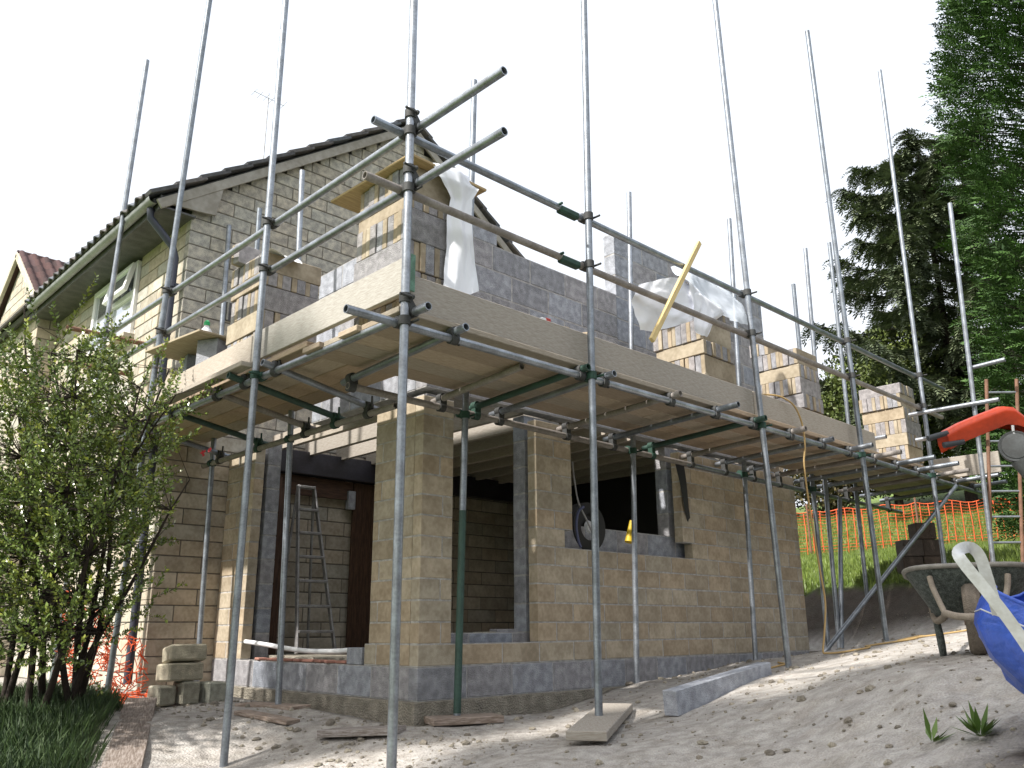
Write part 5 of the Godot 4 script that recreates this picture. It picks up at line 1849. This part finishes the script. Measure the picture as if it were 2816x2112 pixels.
func build_trees() -> void:
	var sp := spray_mesh(101, 0.23, 0.085, 6, 0.03, M.needle)
	var sp2 := spray_mesh(102, 0.46, 0.16, 9, 0.16, M.needle)
	var cl := clump_mesh(103, 16, 0.16, 0.09, 0.026, M.leaf)
	conifer("cypress_tree", "dense dark green cypress filling the right edge above the ladder", Vector3(10.6, 0, 2.55), 13.5, 1.75, 26000, sp, Color(0.022, 0.055, 0.012), Color(0.065, 0.145, 0.024), 201)
	conifer("cypress_tree", "second dense cypress behind the first at the right edge", Vector3(12.6, 0, 5.0), 12.0, 1.9, 8000, sp, Color(0.014, 0.04, 0.010), Color(0.045, 0.10, 0.02), 202)
	conifer("spruce_tree", "open spruce with drooping boughs and sky showing through beside the cypress", Vector3(17.3, 0, -1.9), 9.6, 4.0, 15000, sp2, Color(0.075, 0.105, 0.06), Color(0.17, 0.205, 0.11), 203, true)
	var g := "trees and shrubs beyond the rear lawn"
	leafy_tree("leafy_tree", "pale green rounded tree behind the farthest block stacks", "tree", Vector3(17.2, 0, -3.5), 2.0, [[Vector3(0, 3.2, 0), Vector3(1.5, 1.3, 1.5), 0.6], [Vector3(1.1, 2.6, 1.1), Vector3(1.3, 1.2, 1.3), 0.5], [Vector3(-0.8, 2.2, -0.9), Vector3(1.1, 1.1, 1.1), 0.45], [Vector3(0.2, 1.4, 0.2), Vector3(1.5, 1.2, 1.5), 0.5]], 1700, cl, Color(0.06, 0.09, 0.02), Color(0.15, 0.19, 0.045), 301, g)
	leafy_tree("leafy_tree", "dark green leafy tree below the spruce beyond the scaffold", "tree", Vector3(20.2, 0, -2.2), 1.2, [[Vector3(0, 2.2, 0), Vector3(1.6, 1.5, 1.6), 0.6], [Vector3(1.2, 1.5, 1.2), Vector3(1.5, 1.3, 1.5), 0.5]], 1100, cl, Color(0.03, 0.055, 0.016), Color(0.075, 0.115, 0.03), 302, g)
	leafy_tree("leafy_shrub", "brown leaved shrub low behind the tall stack", "shrub", Vector3(16.3, 0, -4.7), 0.6, [[Vector3(0, 1.4, 0), Vector3(1.1, 1.5, 1.1), 1.0]], 900, cl, Color(0.05, 0.045, 0.02), Color(0.12, 0.10, 0.04), 303, g)
	leafy_tree("leafy_shrub", "dark shrub under the spruce behind the far toe board", "shrub", Vector3(18.6, 0, 0.4), 0.6, [[Vector3(0, 1.2, 0), Vector3(1.7, 1.2, 1.7), 1.0]], 900, cl, Color(0.03, 0.05, 0.016), Color(0.085, 0.10, 0.03), 304, g)
	leafy_tree("leafy_shrub", "dark shrub at the right behind the orange machine", "shrub", Vector3(20.4, 0, 3.0), 0.6, [[Vector3(0, 1.3, 0), Vector3(1.9, 1.4, 1.9), 1.0]], 900, cl, Color(0.02, 0.035, 0.012), Color(0.05, 0.07, 0.022), 305, g)
	leafy_tree("leafy_shrub", "dark hedge bush behind the extension at the left of the lawn", "shrub", Vector3(16.6, 0, -7.0), 0.6, [[Vector3(0, 1.5, 0), Vector3(2.0, 1.6, 2.0), 1.0]], 900, cl, Color(0.02, 0.03, 0.012), Color(0.05, 0.06, 0.022), 306, g)
	# tall trees left of the view whose crowns shade the foot of the extension and the earth in front
	var big := clump_mesh(104, 20, 0.26, 0.13, 0.04, M.leaf)
	var ca := Color(0.04, 0.07, 0.02)
	var cb := Color(0.09, 0.13, 0.03)
	var gl := "tall trees left of the view"
	leafy_tree("leafy_tree", "tall slim tree left of the view shading the corner pillar", "tree", Vector3(-7.6, 0, -0.85), 7.6, [[Vector3(0, 8.55, 0), Vector3(0.9, 0.8, 0.72), 0.55]], 1000, big, ca, cb, 308, gl)
	leafy_tree("leafy_tree", "small crowned tall tree left of the view shading the foreground earth", "tree", Vector3(-8.2, 0, 1.0), 7.4, [[Vector3(0, 9.2, 0), Vector3(0.95, 0.75, 0.7), 0.4]], 1000, big, ca, cb, 310, gl)
	leafy_tree("leafy_tree", "tallest tree left of the view shading the earth heap", "tree", Vector3(-8.4, 0, 2.7), 9.0, [[Vector3(0, 10.6, -0.2), Vector3(1.4, 1.5, 1.2), 0.75], [Vector3(0.3, 10.2, 1.2), Vector3(1.3, 1.3, 1.0), 0.55]], 1300, big, ca, cb, 309, gl)

# unseen trees added behind the viewer to keep the low sky off the shaded side
func build_added_trees() -> void:
	var big := clump_mesh(105, 26, 0.5, 0.30, 0.10, M.leaf)
	var names := ["added broad tree behind the viewer at the far left, blocking low sky", "added broad tree behind the viewer left of the middle, blocking low sky", "added broad tree straight behind the viewer, blocking low sky", "added broad tree behind the viewer right of the middle, blocking low sky", "added broad tree behind the viewer at the far right, blocking low sky"]
	for i in 5:
		var x := -9.0 + i * 4.2
		leafy_tree("added_tree", names[i], "tree", Vector3(x, 0, 10.8 + 0.8 * sin(i * 2.0)), 2.0, [[Vector3(0, 3.3, 0), Vector3(2.5, 1.5, 1.4), 0.6], [Vector3(0, 1.5, 0), Vector3(2.5, 1.6, 1.5), 0.5]], 520, big, Color(0.03, 0.055, 0.018), Color(0.08, 0.12, 0.03), 400 + i, "added trees behind the viewer")

func tuft_mesh(seed_: int, n: int, h: float, spread_: float) -> ArrayMesh:
	var r := RandomNumberGenerator.new()
	r.seed = seed_
	var mb := MB.new()
	for i in n:
		var p := Vector3(r.randf_range(-1, 1), 0, r.randf_range(-1, 1)) * spread_
		var d := (Vector3.UP + Vector3(r.randf_range(-1, 1), 0, r.randf_range(-1, 1)) * 0.55).normalized()
		mb.col = Color(1, 1, 1) * r.randf_range(0.75, 1.25)
		leaf_quad(mb, p, d, d.cross(rand_dir(r)).normalized(), h * r.randf_range(0.5, 1.2), 0.004)
	return mb.mesh(M.grass)

func scatter(called: String, label: String, category: String, mesh: Mesh, xf: Array, cols: Array) -> void:
	var o := Node3D.new()
	var mm := MultiMesh.new()
	mm.transform_format = MultiMesh.TRANSFORM_3D
	mm.use_colors = true
	mm.mesh = mesh
	mm.instance_count = xf.size()
	for i in xf.size():
		mm.set_instance_transform(i, xf[i])
		mm.set_instance_color(i, cols[i])
	o.free()
	var q := MultiMeshInstance3D.new()
	q.multimesh = mm
	q.name = numbered(called)
	add_child(q)
	tag(q, label, category)
	q.set_meta("kind", "stuff")

func build_ground_cover() -> void:
	var r := RandomNumberGenerator.new()
	r.seed = 500
	var tm := tuft_mesh(1, 12, 0.10, 0.05)
	var xf := []
	var cols := []
	for k in 26000:
		var x := r.randf_range(6.6, 17.0)
		var z := r.randf_range(-6.0, 3.0)
		if r.randf() > 1.4 - (x - 6.0) * 0.08:
			continue
		if grassy(x, z) < 0.4 or z > (x - 5.0) * 0.45 + 1.0 or z < -(x - 5.0) * 0.55:
			continue
		xf.append(T(Vector3(x, ground_h(x, z) - 0.005, z), Basis(Vector3.UP, r.randf() * TAU).scaled(Vector3.ONE * r.randf_range(0.7, 1.6))))
		cols.append(Color(0.10, 0.16, 0.025).lerp(Color(0.20, 0.27, 0.05), r.randf()))
	scatter("lawn_grass", "short bright green grass on the rear lawn", "grass", tm, xf, cols)
	var tl := tuft_mesh(2, 12, 0.13, 0.06)
	xf = []
	cols = []
	for k in 9000:
		var x := r.randf_range(-3.2, -0.75)
		var z := r.randf_range(-3.1, 0.6)
		if grassy(x, z) < r.randf_range(0.3, 0.8):
			continue
		xf.append(T(Vector3(x, ground_h(x, z) - 0.01, z), Basis(Vector3.UP, r.randf() * TAU).scaled(Vector3.ONE * r.randf_range(0.5, 1.5))))
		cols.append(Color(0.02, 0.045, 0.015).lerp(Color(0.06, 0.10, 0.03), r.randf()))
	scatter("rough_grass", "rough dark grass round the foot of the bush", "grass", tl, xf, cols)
	# stones and clods
	var rm := MB.new()
	var rr := RandomNumberGenerator.new()
	rr.seed = 5
	var ico := _rock(rr)
	rm = ico
	xf = []
	cols = []
	for k in 2600:
		var x := r.randf_range(-1.6, 6.4)
		var z := r.randf_range(0.05, 4.6)
		if k % 5 == 0:
			x = r.randf_range(-0.95, -0.05)
			z = r.randf_range(-2.6, 1.2)
		if grassy(x, z) > 0.4 or (x > -0.05 and x < 5.55 and z < 0.05):
			continue
		var s := 0.006 + 0.022 * pow(r.randf(), 6.0)
		if k % 7 == 0 and z < 0.4:
			s *= 1.6
		xf.append(T(Vector3(x, ground_h(x, z) + s * 0.15, z), Basis(rand_dir(r), r.randf() * TAU).scaled(Vector3(1, r.randf_range(0.5, 0.9), 1) * s)))
		cols.append(Color(0.34, 0.30, 0.25).lerp(Color(0.52, 0.47, 0.38), r.randf()) * r.randf_range(0.7, 1.1))
	scatter("rubble", "small stones and clods scattered over the bare earth", "rubble", rm.mesh(M.rubble), xf, cols)
	# weeds on the earth heap
	var wl := ["small green weed on the earth heap left of the blue bag", "leafy green tuft on the earth heap below the blue bag"]
	var ws := [Vector3(-0.30, 0, 3.52), Vector3(-0.38, 0, 3.72)]
	for i in 2:
		var p: Vector3 = ws[i]
		p.y = ground_h(p.x, p.z)
		var mb := MB.new()
		for k in (9 if i == 0 else 34):
			var d := (Vector3.UP * r.randf_range(0.15, 0.9) + Vector3(r.randf_range(-1, 1), 0, r.randf_range(-1, 1))).normalized()
			mb.col = Color(0.05, 0.10, 0.02).lerp(Color(0.12, 0.20, 0.03), r.randf())
			leaf_quad(mb, p + d * 0.01, d, d.cross(Vector3.UP).normalized(), r.randf_range(0.05, 0.12), 0.011)
		tag(put("weed", mb, M.grass), wl[i], "weed")

func _rock(r: RandomNumberGenerator) -> MB:
	var m := MB.new()
	var pts := []
	for i in 5:
		var row := []
		for j in 7:
			var th := PI * i / 4.0
			var ph := TAU * j / 7.0
			row.append(Vector3(sin(th) * cos(ph), cos(th), sin(th) * sin(ph)) * r.randf_range(0.75, 1.2))
		pts.append(row)
	for j in 7:
		pts[0][j] = Vector3(0, 1, 0)
		pts[4][j] = Vector3(0, -0.9, 0)
	for i in 4:
		for j in 7:
			m.quad_out(pts[i][j], pts[i][(j + 1) % 7], pts[i + 1][(j + 1) % 7], pts[i + 1][j], Vector3.ZERO)
	return m

func _ready() -> void:
	rng.seed = 4242
	# camera
	var cam := Camera3D.new()
	cam.position = Vector3(-3.7996, 0.2460, 4.9172)
	cam.rotation_degrees = Vector3(16.05, -43.80, -0.356)
	cam.fov = 48.463
	cam.near = 0.05
	cam.far = 900.0
	add_child(cam)
	cam.make_current()
	# sky, exposure
	var env := Environment.new()
	env.background_mode = Environment.BG_SKY
	var sky := Sky.new()
	var sm := ProceduralSkyMaterial.new()
	sm.sky_top_color = Color(0.775, 0.80, 0.84)
	sm.sky_horizon_color = Color(0.80, 0.805, 0.815)
	sm.sun_angle_max = 85.0
	sm.sun_curve = 0.6
	sm.sky_curve = 0.25
	sm.ground_bottom_color = Color(0.35, 0.33, 0.3)
	sm.ground_horizon_color = Color(0.6, 0.6, 0.58)
	sky.sky_material = sm
	env.sky = sky
	env.tonemap_mode = Environment.TONE_MAPPER_LINEAR
	env.tonemap_exposure = 1.95
	env.sdfgi_enabled = true
	env.ssao_enabled = true
	env.ssil_enabled = true
	var we := WorldEnvironment.new()
	we.environment = env
	add_child(we)
	# low sun from the left, just behind the plane of the shaded right wall
	var sun := DirectionalLight3D.new()
	sun.light_energy = 1.2
	sun.light_color = Color(1.0, 0.978, 0.945)
	sun.light_angular_distance = 1.6
	sun.shadow_enabled = true
	add_child(sun)
	sun.look_at_from_position(Vector3(0, 10, 0), Vector3(0, 10, 0) + Vector3(1.0, -1.03, 0.09))
	make_materials()
	print("materials ", Time.get_ticks_msec())
	build_ground()
	print("ground ", Time.get_ticks_msec())
	build_house()
	print("house ", Time.get_ticks_msec())
	build_extension()
	build_scaffold()
	build_deck_things()
	print("deck ", Time.get_ticks_msec())
	build_room_things()
	build_ground_things()
	build_tools()
	build_netting()
	print("netting ", Time.get_ticks_msec())
	build_bush()
	build_trees()
	build_added_trees()
	print("trees ", Time.get_ticks_msec())
	build_ground_cover()
	print("done ", Time.get_ticks_msec())
